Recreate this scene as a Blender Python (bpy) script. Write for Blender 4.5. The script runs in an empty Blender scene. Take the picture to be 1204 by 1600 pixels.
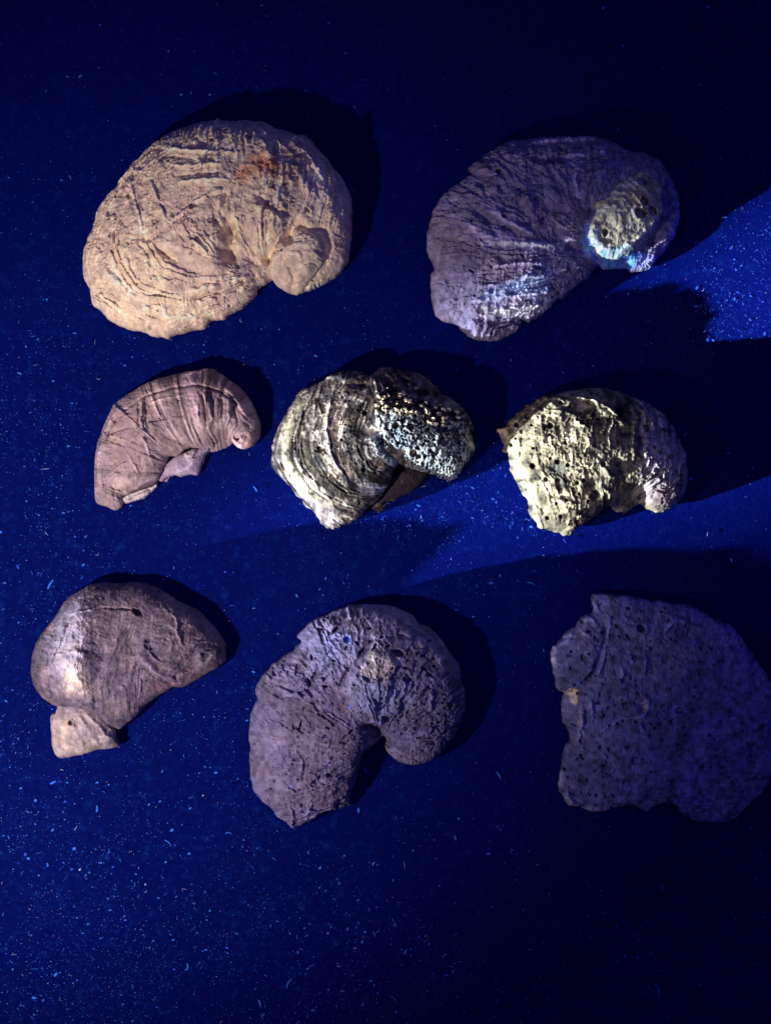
import bpy, math, random
import numpy as np
from mathutils import Vector

# ------------------------------------------------------------------ camera, world, lamps, exposure
scene = bpy.context.scene
S = 0.0002                      # metres per photograph pixel on the cloth (the sheet in view is about 24 x 32 cm)
CAMH = 2600.0                   # camera height, in the same pixels
def W(px, py, z=0.0):           # photograph pixel on the cloth -> metres
    return Vector(((px - 602) * S, (800 - py) * S, z * S))

cam_d = bpy.data.cameras.new('camera')
cam = bpy.data.objects.new('camera', cam_d)
scene.collection.objects.link(cam)
cam.location = (0, 0, CAMH * S)
cam.rotation_euler = (0, 0, 0)
cam_d.sensor_fit = 'VERTICAL'
cam_d.sensor_height = 32
cam_d.lens = 32 * CAMH / 1600
cam_d.clip_start = 0.01
cam_d.clip_end = 20
scene.camera = cam

world = bpy.data.worlds.new('World')
scene.world = world
world.use_nodes = True
bg = world.node_tree.nodes['Background']
bg.inputs[0].default_value = (0.10, 0.13, 1.0, 1)
bg.inputs[1].default_value = 0.050

def aim(o, target):
    d = Vector(target) - o.location
    o.rotation_euler = d.to_track_quat('-Z', 'Y').to_euler()

def spot(name, px, py, h, tx, ty, power, color, cone, blend, radius):
    l = bpy.data.lights.new(name, 'SPOT')
    l.energy = power; l.color = color
    l.spot_size = math.radians(cone); l.spot_blend = blend
    l.shadow_soft_size = radius * S
    o = bpy.data.objects.new(name, l)
    scene.collection.objects.link(o)
    o.location = W(px, py, h)
    aim(o, W(tx, ty, 20))
    return o

# hand torch at the lower left, a second one held low at the left that rakes across the cloth, weak violet fill added overhead for scattered torchlight
spot('torch', -450, 1420, 1350, -20, 990, 6.2, (1.0, 0.83, 0.76), 67, 1.0, 30)
spot('low_torch', -2400, 1850, 790, 1400, 505, 86.0, (0.88, 0.93, 1.0), 10.2, .95, 30)
al = bpy.data.lights.new('violet_fill', 'AREA'); al.energy = 0.37; al.color = (0.26, 0.24, 1.0); al.size = 0.22
ao = bpy.data.objects.new('violet_fill', al); scene.collection.objects.link(ao)
ao.location = W(900, 500, 3000); aim(ao, W(700, 800, 0))

scene.view_settings.view_transform = 'Standard'
scene.view_settings.look = 'None'
scene.view_settings.gamma = 1.0
scene.view_settings.exposure = 0.0
scene.render.engine = 'CYCLES'

rng = np.random.default_rng(7)
random.seed(7)

# ------------------------------------------------------------------ numpy helpers
def smooth(t):
    t = np.clip(t, 0, 1)
    return t * t * (3 - 2 * t)

def hash2(ix, iy, seed):
    h = (ix.astype(np.int64) * 374761393 + iy.astype(np.int64) * 668265263 + seed * 1442695041) & 0xffffffff
    h = ((h ^ (h >> 13)) * 1274126177) & 0xffffffff
    h = h ^ (h >> 16)
    h = (h * 2246822519) & 0xffffffff
    return ((h ^ (h >> 15)) & 0xffffff) / float(0xffffff)

def noise(x, y, s, seed=0):                  # value noise -1..1
    x = x / s + seed * 17.3; y = y / s - seed * 9.1
    ix = np.floor(x); iy = np.floor(y)
    fx = x - ix; fy = y - iy
    fx = fx * fx * fx * (fx * (fx * 6 - 15) + 10); fy = fy * fy * fy * (fy * (fy * 6 - 15) + 10)
    a = hash2(ix, iy, seed); b = hash2(ix + 1, iy, seed)
    c = hash2(ix, iy + 1, seed); d = hash2(ix + 1, iy + 1, seed)
    return ((a * (1 - fx) + b * fx) * (1 - fy) + (c * (1 - fx) + d * fx) * fy) * 2 - 1

def fbm(x, y, s, seed=0, octv=4, gain=0.5):
    r = 0; a = 1; t = 0
    ca, sa = math.cos(0.7), math.sin(0.7)
    for i in range(octv):
        r = r + a * noise(x, y, s, seed + i * 5)
        t += a; a *= gain; s /= 2.03
        x, y = x * ca - y * sa, x * sa + y * ca
    return r / t

def ridged(x, y, s, seed=0, octv=3):
    r = 0; a = 1; t = 0
    for i in range(octv):
        r = r + a * (1 - 2 * np.abs(noise(x, y, s, seed + 31 * i)))
        t += a; a *= .5; s /= 2.1
    return r / t

def worley(x, y, s, seed=0):                 # F1 distance in cell units, cell id, F2-F1
    xs = x / s; ys = y / s
    ix = np.floor(xs); iy = np.floor(ys)
    best = np.full(x.shape, 9.0); sec = np.full(x.shape, 9.0); bid = np.zeros(x.shape)
    for dx in (-1, 0, 1):
        for dy in (-1, 0, 1):
            jx = ix + dx; jy = iy + dy
            cx = jx + hash2(jx, jy, seed); cy = jy + hash2(jx, jy, seed + 3)
            d = np.hypot(xs - cx, ys - cy)
            idv = hash2(jx, jy, seed + 7)
            m = d < best
            sec = np.where(m, best, np.minimum(sec, d))
            bid = np.where(m, idv, bid)
            best = np.where(m, d, best)
    return best, bid, sec - best

def seg_dist(X, Y, pts, closed=False):       # distance and signed side to a polyline
    P = np.asarray(pts, float)
    n = len(P); best = np.full(X.shape, 1e9); side = np.zeros(X.shape)
    for i in range(n if closed else n - 1):
        a = P[i]; b = P[(i + 1) % n]
        ab = b - a; L2 = max(ab @ ab, 1e-9)
        t = np.clip(((X - a[0]) * ab[0] + (Y - a[1]) * ab[1]) / L2, 0, 1)
        dx = X - (a[0] + t * ab[0]); dy = Y - (a[1] + t * ab[1])
        d = dx * dx + dy * dy
        m = d < best
        best = np.where(m, d, best)
        side = np.where(m, ab[0] * dy - ab[1] * dx, side)
    return np.sqrt(best), np.sign(side)

def inside(X, Y, poly):
    P = np.asarray(poly, float); c = np.zeros(X.shape, bool); n = len(P)
    for i in range(n):
        x1, y1 = P[i]; x2, y2 = P[(i + 1) % n]
        if y1 == y2: continue
        k = (Y >= min(y1, y2)) & (Y < max(y1, y2))
        xc = x1 + (Y - y1) * (x2 - x1) / (y2 - y1)
        c ^= k & (X < xc)
    return c

def spline(pts, closed, step):               # Catmull-Rom resample
    P = np.asarray(pts, float); n = len(P); out = []
    m = n if closed else n - 1
    for i in range(m):
        if closed: p0, p1, p2, p3 = P[i - 1], P[i], P[(i + 1) % n], P[(i + 2) % n]
        else: p0, p1, p2, p3 = P[max(i - 1, 0)], P[i], P[i + 1], P[min(i + 2, n - 1)]
        k = max(1, int(np.hypot(*(p2 - p1)) / step))
        for j in range(k):
            t = j / k
            q = 0.5 * (2 * p1 + (p2 - p0) * t + (2 * p0 - 5 * p1 + 4 * p2 - p3) * t * t + (3 * p1 - p0 - 3 * p2 + p3) * t ** 3)
            out.append(0.6 * q + 0.4 * (p1 + (p2 - p1) * t))
    if not closed: out.append(P[-1])
    return np.array(out)

def upsample(a, shape):
    h, w = shape
    yi = np.linspace(0, a.shape[0] - 1, h); xi = np.linspace(0, a.shape[1] - 1, w)
    y0 = np.clip(yi.astype(int), 0, a.shape[0] - 2); x0 = np.clip(xi.astype(int), 0, a.shape[1] - 2)
    fy = (yi - y0)[:, None]; fx = (xi - x0)[None, :]
    return (a[y0][:, x0] * (1 - fy) * (1 - fx) + a[y0][:, x0 + 1] * (1 - fy) * fx
            + a[y0 + 1][:, x0] * fy * (1 - fx) + a[y0 + 1][:, x0 + 1] * fy * fx)

def inflate(mask, f):                        # lap u = -f inside, 0 outside; coarse to fine
    levels = [(mask, f)]
    while min(levels[-1][0].shape) > 24:
        m, g = levels[-1]
        levels.append((m[::2, ::2], g[::2, ::2]))
    u = None
    for li in range(len(levels) - 1, -1, -1):
        m, g = levels[li]
        h2 = 4.0 ** li
        u = np.zeros(m.shape) if u is None else upsample(u, m.shape)
        mf = m.astype(float); u *= mf
        it = 400 if li >= len(levels) - 2 else 60
        for k in range(it):
            n = np.zeros_like(u)
            n[1:-1, 1:-1] = .25 * (u[2:, 1:-1] + u[:-2, 1:-1] + u[1:-1, 2:] + u[1:-1, :-2] + h2 * g[1:-1, 1:-1])
            u = n * mf
    return u

def lerp(a, b, t): return a + (b - a) * t

# ------------------------------------------------------------------ material shared by the fossils: colour comes from the
# mineral pattern computed per vertex, grain and fine relief from nodes
def mineral_material(name, rough=0.85, bump=0.5, spec=0.25):
    m = bpy.data.materials.new(name); m.use_nodes = True
    nt = m.node_tree; N = nt.nodes; L = nt.links
    b = N['Principled BSDF']
    b.inputs['Roughness'].default_value = rough
    b.inputs['Specular IOR Level'].default_value = spec
    at = N.new('ShaderNodeAttribute'); at.attribute_name = 'mineral'
    tc = N.new('ShaderNodeTexCoord')
    n1 = N.new('ShaderNodeTexNoise'); n1.inputs['Scale'].default_value = 1600; n1.inputs['Detail'].default_value = 5; n1.inputs['Roughness'].default_value = .7
    L.new(tc.outputs['Object'], n1.inputs['Vector'])
    mr = N.new('ShaderNodeMapRange'); mr.inputs[1].default_value = .25; mr.inputs[2].default_value = .75; mr.inputs[3].default_value = .72; mr.inputs[4].default_value = 1.25
    L.new(n1.outputs['Fac'], mr.inputs[0])
    mx = N.new('ShaderNodeMix'); mx.data_type = 'RGBA'; mx.blend_type = 'MULTIPLY'; mx.inputs[0].default_value = 1
    L.new(at.outputs['Color'], mx.inputs[6]); L.new(mr.outputs[0], mx.inputs[7])
    L.new(mx.outputs[2], b.inputs['Base Color'])
    n2 = N.new('ShaderNodeTexNoise'); n2.inputs['Scale'].default_value = 3200; n2.inputs['Detail'].default_value = 4
    L.new(tc.outputs['Object'], n2.inputs['Vector'])
    bp = N.new('ShaderNodeBump'); bp.inputs['Strength'].default_value = bump; bp.inputs['Distance'].default_value = 0.0004
    L.new(n2.outputs['Fac'], bp.inputs['Height']); L.new(bp.outputs[0], b.inputs['Normal'])
    return m
M_shell = mineral_material('chalky_shell')
M_crust = mineral_material('calcite_crust', .8, .5, .25)

# ------------------------------------------------------------------ the fossil builder
o_top = {}
class Crop:                                   # tracing frame: window of the photograph and its enlargement
    def __init__(s, x0, y0, k): s.x0, s.y0, s.k = x0, y0, k
    def pts(s, p): return [(s.x0 + a / s.k, s.y0 + b / s.k) for a, b in p]
    def pt(s, a, b): return s.x0 + a / s.k, s.y0 + b / s.k

def relief(name, parent, crop, outline, H, zE=6, z0=0, zref=None, step=1.0, source=None, power=0.5,
           arcs=None, freq=5, lam=3.0, fine=0.8, rough=2.0, feats=(), base=(.4, .33, .28), tones=(), colours=(),
           seed=1, jag=1.6, mat=None, extra=None, jagscale=9, warp=.35, skirt=16, tint=(1, 1, 1.15), gain=1.0, broken=1.1, plate=42, over=None, mott=.35, crest=.3, bandamp=.28, fmul=1.0):
    # outline -> closed rounded body whose top carries growth lamellae, ridges, flakes and bore holes
    k = crop.k
    zref = (z0 + zE + .12 * H) if zref is None else zref
    sc = (CAMH - zref) / CAMH                 # the traced outline stands at its own height above the cloth
    poly = spline(crop.pts(outline), True, 2.0)
    # broken, uneven margin
    d1 = np.roll(poly, -1, 0) - np.roll(poly, 1, 0); nl = np.hypot(d1[:, 0], d1[:, 1])[:, None] + 1e-6
    nrm = np.stack([d1[:, 1], -d1[:, 0]], 1) / nl
    off = jag * fbm(poly[:, 0], poly[:, 1], jagscale, seed + 50, 3)
    poly = poly + nrm * off[:, None]
    x0, y0 = poly.min(0) - 4 * step; x1, y1 = poly.max(0) + 4 * step
    xs = np.arange(x0, x1, step); ys = np.arange(y0, y1, step)
    X, Y = np.meshgrid(xs, ys)
    m = inside(X, Y, poly)
    f = np.ones(X.shape)
    if source:
        for (a, b, r, v) in source:
            cx, cy = crop.pt(a, b)
            f += v * np.exp(-((X - cx) ** 2 + (Y - cy) ** 2) / (2 * (r / k) ** 2))
    u = inflate(m, f); u /= u.max()
    dome = np.maximum(u, 0) ** power
    fade = smooth(u / .018)
    z = H * dome
    G = None
    bright = np.zeros(X.shape)               # which worn lamella edges are paler
    if arcs:
        Xc = X[::3, ::3]; Yc = Y[::3, ::3]
        num = 0; den = 0
        for gi, arc in arcs:
            d, _ = seg_dist(Xc, Yc, crop.pts(arc))
            w = 1 / (d + 1.5) ** 2.2
            num = num + w * gi; den = den + w
        G = num / den
        G = upsample(G, (Xc.shape[0], Xc.shape[1]))
        # X grid is a superset of the coarse one: resample with exact positions
        yi = np.clip(np.arange(X.shape[0]) / 3, 0, Xc.shape[0] - 1.001); xi = np.clip(np.arange(X.shape[1]) / 3, 0, Xc.shape[1] - 1.001)
        yy = yi.astype(int); xx = xi.astype(int); fy = (yi - yy)[:, None]; fx = (xi - xx)[None, :]
        y2 = np.minimum(yy + 1, Xc.shape[0] - 1); x2 = np.minimum(xx + 1, Xc.shape[1] - 1)
        G = G[yy][:, xx] * (1 - fy) * (1 - fx) + G[yy][:, x2] * (1 - fy) * fx + G[y2][:, xx] * fy * (1 - fx) + G[y2][:, x2] * fy * fx
        def lamella(fr_, sd, wp, drop=.16):
            wX = X + 10 * fbm(X, Y, 22, sd + 12, 3); wY = Y + 10 * fbm(X, Y, 22, sd + 13, 3)
            _, pid, pe = worley(wX, wY, plate, sd + 14)
            t = G * fr_ + wp * fbm(X, Y, 38, sd, 3) * 2 + wp * .6 * fbm(X, Y, 9, sd + 2, 2) + broken * (pid - .5)
            kk = np.floor(t); fr = t - kk
            amp = .25 + 1.0 * hash2(kk, kk * 0, sd) * (0.6 + .8 * noise(X, Y, 46, sd + 9 + 0))
            amp = np.maximum(amp, .08) * (.45 + .9 * smooth(noise(X, Y, 24, sd + 15) * 1.2 + .55))
            p = np.where(fr < 1 - drop, (fr / (1 - drop)) ** 1.6, (1 - fr) / drop)
            return p * amp, smooth((fr - .6) / .3) * (fr < .98) * amp
        p, e = lamella(freq, seed, warp)
        z = z + lam * p * fade; bright += e
        p, e = lamella(freq * 2.7, seed + 11, warp * 1.4, .25)
        z = z + lam * .38 * p * fade * (1 + .6 * noise(X, Y, 40, seed + 4)); bright += .4 * e
        t = G * freq * 9 + .6 * fbm(X, Y, 14, seed + 3, 2)
        z = z + fine * .5 * np.sin(t * 6.283) * smooth(noise(X, Y, 30, seed + 6) + .4) * fade
    z = z + rough * fbm(X, Y, 34, seed + 20, 4, .55) * fade * 1.6
    z = z + rough * .55 * ridged(X, Y, 13, seed + 24, 3) * fade
    f1, idv, e = worley(X + 7 * fbm(X, Y, 14, seed + 31, 3), Y + 7 * fbm(X, Y, 14, seed + 33, 3), 15, seed + 35)
    z = z + rough * .9 * (idv - .5) * smooth(e / .22) * fade * smooth(noise(X, Y, 60, seed + 36) + .55)
    z = z + rough * .42 * ridged(X, Y, 5.5, seed + 38, 2) * fade * (.5 + .7 * smooth(noise(X, Y, 30, seed + 39) + .5))
    z = z + rough * .32 * noise(X, Y, 2.6, seed + 29) * (.6 + .6 * noise(X, Y, 25, seed + 37))
    # colour
    C = np.empty(X.shape + (3,)); C[:] = base
    for (col, s_, amt, sd) in tones:
        a = smooth((fbm(X, Y, s_, seed + sd, 4, .6) * 1.6 + .5)) * amt
        C = lerp(C, np.array(col), a[..., None])
    if arcs:
        b = np.clip(bright * .35, 0, .5)[..., None]
        C = C * (1 + .55 * b)
        band = noise(G * freq * 2.2, G * 0, 1.0, seed + 40)[..., None] * smooth(noise(X, Y, 50, seed + 41) + .5)[..., None]
    for ft in feats:
        kd = ft[0]
        if kd in 'RS':
            _, pts, w, h = ft; h = h * fmul
            pp = spline(crop.pts(pts), False, 5); w = w / k
            r = 4.5 * w + 4
            ax0 = max(int((pp[:, 0].min() - r - x0) / step), 0); ax1 = int((pp[:, 0].max() + r - x0) / step) + 1
            ay0 = max(int((pp[:, 1].min() - r - y0) / step), 0); ay1 = int((pp[:, 1].max() + r - y0) / step) + 1
            sl = (slice(ay0, ay1), slice(ax0, ax1)); xx, yy = X[sl], Y[sl]
            wx = xx + 1.6 * noise(xx, yy, 9, seed + 60) + .8 * noise(xx, yy, 4, seed + 61); wy = yy + 1.6 * noise(xx, yy, 9, seed + 62)
            d, sd = seg_dist(wx, wy, pp)
            tt = (.75 + .5 * noise(xx, yy, 16, seed + 63))
            ends = smooth((np.hypot(xx - pp[0, 0], yy - pp[0, 1])) / (2 * w + 3)) * smooth((np.hypot(xx - pp[-1, 0], yy - pp[-1, 1])) / (2 * w + 3))
            if kd == 'R':
                z[sl] += h * np.exp(-(d / w) ** 2) * tt * (.3 + .7 * ends)
                if h > 0: C[sl] *= (1 + crest * min(h, 8) / 5 * np.exp(-(d / (w * .6 + .6)) ** 2) * tt * ends)[..., None]
            else:                              # scarp: sharp on one side, ramp on the other (right of travel is high)
                C[sl] *= (1 + crest * np.exp(-(d / 1.8) ** 2) * tt * ends)[..., None]
                z[sl] += np.where(sd > 0, h * np.exp(-(d / (w * 1.6)) ** 1.5), h * np.exp(-(d / 1.0) ** 2)) * tt * ends
        elif kd == 'F':
            _, pts, h, ed = ft
            pp = spline(crop.pts(pts), True, 4)
            wx = X + 1.8 * noise(X, Y, 8, seed + 70) + noise(X, Y, 3.5, seed + 71); wy = Y + 1.8 * noise(X, Y, 8, seed + 72)
            ins = inside(wx, wy, pp); d, _ = seg_dist(wx, wy, pp, True)
            z += h * np.where(ins, smooth(d / (ed / k)), 0)
        elif kd == 'P':
            a, b, r, dep = ft[1:5]; asp = ft[5] if len(ft) > 5 else 1; an = math.radians(ft[6]) if len(ft) > 6 else 0
            cx, cy = crop.pt(a, b); r = r / k
            R_ = 3 * r * max(asp, 1) + 3
            ix0 = max(int((cx - R_ - x0) / step), 0); iy0 = max(int((cy - R_ - y0) / step), 0)
            sl = (slice(iy0, int((cy + R_ - y0) / step) + 1), slice(ix0, int((cx + R_ - x0) / step) + 1))
            dx = X[sl] - cx; dy = Y[sl] - cy
            q = np.hypot((dx * math.cos(an) + dy * math.sin(an)) / (r * asp), (-dx * math.sin(an) + dy * math.cos(an)) / r)
            q = q + .22 * noise(X[sl], Y[sl], max(2.2, r * .9), seed + 44)
            z[sl] -= dep * (1 - smooth((q - .75) / .5)) - .08 * dep * np.exp(-((q - 1.5) / .35) ** 2)
            dk = (1 - smooth((q - .8) / .45))[..., None]
            C[sl] = lerp(C[sl], C[sl] * .5, dk)   # hole colour darkened to deepen the shade inside the bores
        elif kd == 'B':
            a, b, rx, ry, an, h = ft[1:7]; cx, cy = crop.pt(a, b); an = math.radians(an)
            dx = X - cx; dy = Y - cy
            q = ((dx * math.cos(an) + dy * math.sin(an)) / (rx / k)) ** 2 + ((-dx * math.sin(an) + dy * math.cos(an)) / (ry / k)) ** 2
            z += h * np.exp(-q)
    for (pts, col, soft, amt) in colours:
        sz = min(pts[2], pts[3]) / k if not isinstance(pts[0], tuple) else 40
        wa = min(6.0, sz * .55); ws_ = min(16.0, max(3.0, sz * 1.3))
        wx = X + wa * fbm(X, Y, ws_, seed + 80, 3); wy = Y + wa * fbm(X, Y, ws_, seed + 83, 3)
        if len(pts) == 4 and not isinstance(pts[0], tuple):
            cx, cy = crop.pt(pts[0], pts[1]); q = np.hypot((wx - cx) / (pts[2] / k), (wy - cy) / (pts[3] / k)); s_ = soft
            a = 1 - smooth((q - 1 + s_) / (s_ + 1e-6))
        else:
            pp = crop.pts(pts); ins = inside(wx, wy, pp); d, _ = seg_dist(wx, wy, pp, True)
            a = np.where(ins, smooth(d / (soft / k)), 0)
        a = a * amt * np.clip(.75 + .6 * fbm(X, Y, 9, seed + 86, 3), 0, 1)
        C = lerp(C, np.array(col), np.clip(a, 0, 1)[..., None])
    if arcs: C = C * np.clip(1 + bandamp * band, .12, 2.2)
    C = C * (1 + mott * fbm(X, Y, 7, seed + 42, 3)[..., None] + mott * .8 * ridged(X, Y, 16, seed + 43, 3)[..., None] * .5)
    if extra: z, C = extra(X, Y, z, C, u, crop, G)
    C = C * np.array(tint) * gain
    if over is not None:
        ox, oy, oz = over
        jx = np.clip(((X - ox) / step).round().astype(int), 0, oz.shape[1] - 1); jy = np.clip(((Y - oy) / step).round().astype(int), 0, oz.shape[0] - 1)
        under = oz[jy, jx]
        for _ in range(6):
            under[1:-1, 1:-1] = (under[2:, 1:-1] + under[:-2, 1:-1] + under[1:-1, 2:] + under[1:-1, :-2] + under[1:-1, 1:-1]) / 5
        z = z + under + zE
    else:
        z = np.maximum(z, 0.5) + zE + z0
    keep = (x0, y0, np.where(m, z, 3.0))
    # quads wholly inside
    q = m[:-1, :-1] & m[1:, :-1] & m[:-1, 1:] & m[1:, 1:]
    used = np.zeros(m.shape, int)
    used[:-1, :-1] += q; used[1:, :-1] += q; used[:-1, 1:] += q; used[1:, 1:] += q
    vid = -np.ones(m.shape, int); sel = used > 0; nv = sel.sum(); vid[sel] = np.arange(nv)
    bd = sel & (used < 4)
    bx = X[bd]; by = Y[bd]
    # snap margin vertices to the outline
    P = poly; best = np.full(bx.shape, 1e9); tx = bx.copy(); ty = by.copy()
    for i in range(len(P)):
        a = P[i]; b = P[(i + 1) % len(P)]; ab = b - a; L2 = ab @ ab + 1e-9
        t = np.clip(((bx - a[0]) * ab[0] + (by - a[1]) * ab[1]) / L2, 0, 1)
        qx = a[0] + t * ab[0]; qy = a[1] + t * ab[1]; d = (bx - qx) ** 2 + (by - qy) ** 2
        mm = d < best; best = np.where(mm, d, best); tx = np.where(mm, qx, tx); ty = np.where(mm, qy, ty)
    XX = X.copy(); YY = Y.copy(); near = best < (2.2 * step) ** 2
    XX[bd] = np.where(near, tx, bx); YY[bd] = np.where(near, ty, by)
    if over is None: z[bd] = z0 + zE + 1.2 * noise(bx, by, 7, seed + 90)
    else: z[bd] = under[bd] - 1.0
    vx = XX[sel]; vy = YY[sel]; vz = z[sel]; vc = C[sel]
    i, j = np.nonzero(q)
    faces = np.stack([vid[i, j], vid[i + 1, j], vid[i + 1, j + 1], vid[i, j + 1]], 1)   # image y is down: this winding faces up
    # underside: margin edges carried inwards and down to the cloth
    gy, gx = np.gradient(u); gn = np.hypot(gx, gy) + 1e-9; gx /= gn; gy /= gn
    pad = np.pad(q, 1)
    ed = []
    for (di, dj, a, b) in ((-1, 0, (0, 0), (0, 1)), (1, 0, (1, 1), (1, 0)), (0, -1, (1, 0), (0, 0)), (0, 1, (0, 1), (1, 1))):
        nb = pad[1 + di:pad.shape[0] - 1 + di, 1 + dj:pad.shape[1] - 1 + dj]
        ii, jj = np.nonzero(q & ~nb)
        ed.append(np.stack([vid[ii + a[0], jj + a[1]], vid[ii + b[0], jj + b[1]]], 1))
    ed = np.concatenate(ed)
    bv = np.unique(ed); mp = -np.ones(nv, int); mp[bv] = np.arange(len(bv))
    gxs = gx[sel][bv]; gys = gy[sel][bv]
    rows = [(vx, vy, vz, vc)]; prev = None; allf = [faces]; basei = nv
    for (ins_, zz) in ((skirt * .25, .45), (skirt, 0.0)):
        rows.append((vx[bv] + gxs * ins_, vy[bv] + gys * ins_, (np.maximum(z0 + zE * zz, .2) + 0 * gxs) if over is None else vz[bv] - (1 - zz) * 6, vc[bv] * .8))
        cur = lambda e, bi=basei: bi + mp[e]
        a0, b0 = (ed[:, 0], ed[:, 1]) if prev is None else (prev(ed[:, 0]), prev(ed[:, 1]))
        allf.append(np.stack([a0, b0, cur(ed[:, 1]), cur(ed[:, 0])], 1))
        prev = cur; basei += len(bv)
    vx = np.concatenate([r[0] for r in rows]); vy = np.concatenate([r[1] for r in rows]); vz = np.concatenate([r[2] for r in rows]); vc = np.concatenate([r[3] for r in rows])
    F = np.concatenate(allf)
    co = np.stack([(vx - 602) * S * sc, (800 - vy) * S * sc, vz * S], 1)
    ploc = np.array(parent.location) if parent else np.zeros(3)
    co = co - ploc
    me = bpy.data.meshes.new(name)
    me.vertices.add(len(co)); me.vertices.foreach_set('co', co.astype(np.float32).ravel())
    me.loops.add(F.size); me.loops.foreach_set('vertex_index', F.astype(np.int32).ravel())
    me.polygons.add(len(F)); me.polygons.foreach_set('loop_start', (np.arange(len(F)) * 4).astype(np.int32))
    me.polygons.foreach_set('loop_total', np.full(len(F), 4, np.int32))
    me.polygons.foreach_set('use_smooth', np.ones(len(F), bool))
    ca = me.color_attributes.new('mineral', 'FLOAT_COLOR', 'POINT')
    ca.data.foreach_set('color', np.concatenate([np.clip(vc, 0.003, .95), np.ones((len(vc), 1))], 1).astype(np.float32).ravel())
    me.update(calc_edges=True); me.validate()
    o = bpy.data.objects.new(name, me); scene.collection.objects.link(o)
    me.materials.append(mat or M_shell)
    if parent: o.parent = parent
    o_top[o.name] = (keep, zref)
    return o

GROUP = 'coiled fossil oyster shells laid out on the cloth'
def fossil(label, px, py):
    o = bpy.data.objects.new('fossil_shell', None); scene.collection.objects.link(o)
    o.location = W(px, py); o.empty_display_size = .01
    o['label'] = label; o['category'] = 'fossil'; o['group'] = GROUP
    bpy.context.view_layer.update()
    return o

def rnd_pits(n, x0, y0, x1, y1, r0, r1, dep, asp=(1, 1), ang=(0, 180), seed=0):
    r = random.Random(seed); out = []
    for _ in range(n):
        rr = r.uniform(r0, r1)
        out.append(('P', r.uniform(x0, x1), r.uniform(y0, y1), rr, dep * r.uniform(.5, 1.2), r.uniform(*asp), r.uniform(*ang)))
    return out

def coil_disc(a, b, r, h, turns, dark=.0, start=0, wid=.22):      # spiral groove on a round knob
    def fn(X, Y, z, C, u, crop, G):
        cx, cy = crop.pt(a, b); R_ = r / crop.k
        dx = X - cx; dy = Y - cy; d = np.hypot(dx, dy) / R_; th = np.arctan2(dy, dx) + start
        t = (d * turns - th / 6.283) ; fr = t - np.floor(t)
        gr = np.exp(-((fr - .5) / wid) ** 2) * smooth((1.05 - d) / .15) * smooth(d / .2)
        return z - h * gr, C * (1 - dark * gr[..., None])
    return fn

exec_sections = []
TAN = (.60, .47, .37); CREAM = (.78, .66, .42); GREYB = (.36, .34, .36); MAUVE = (.40, .31, .34)

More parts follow.
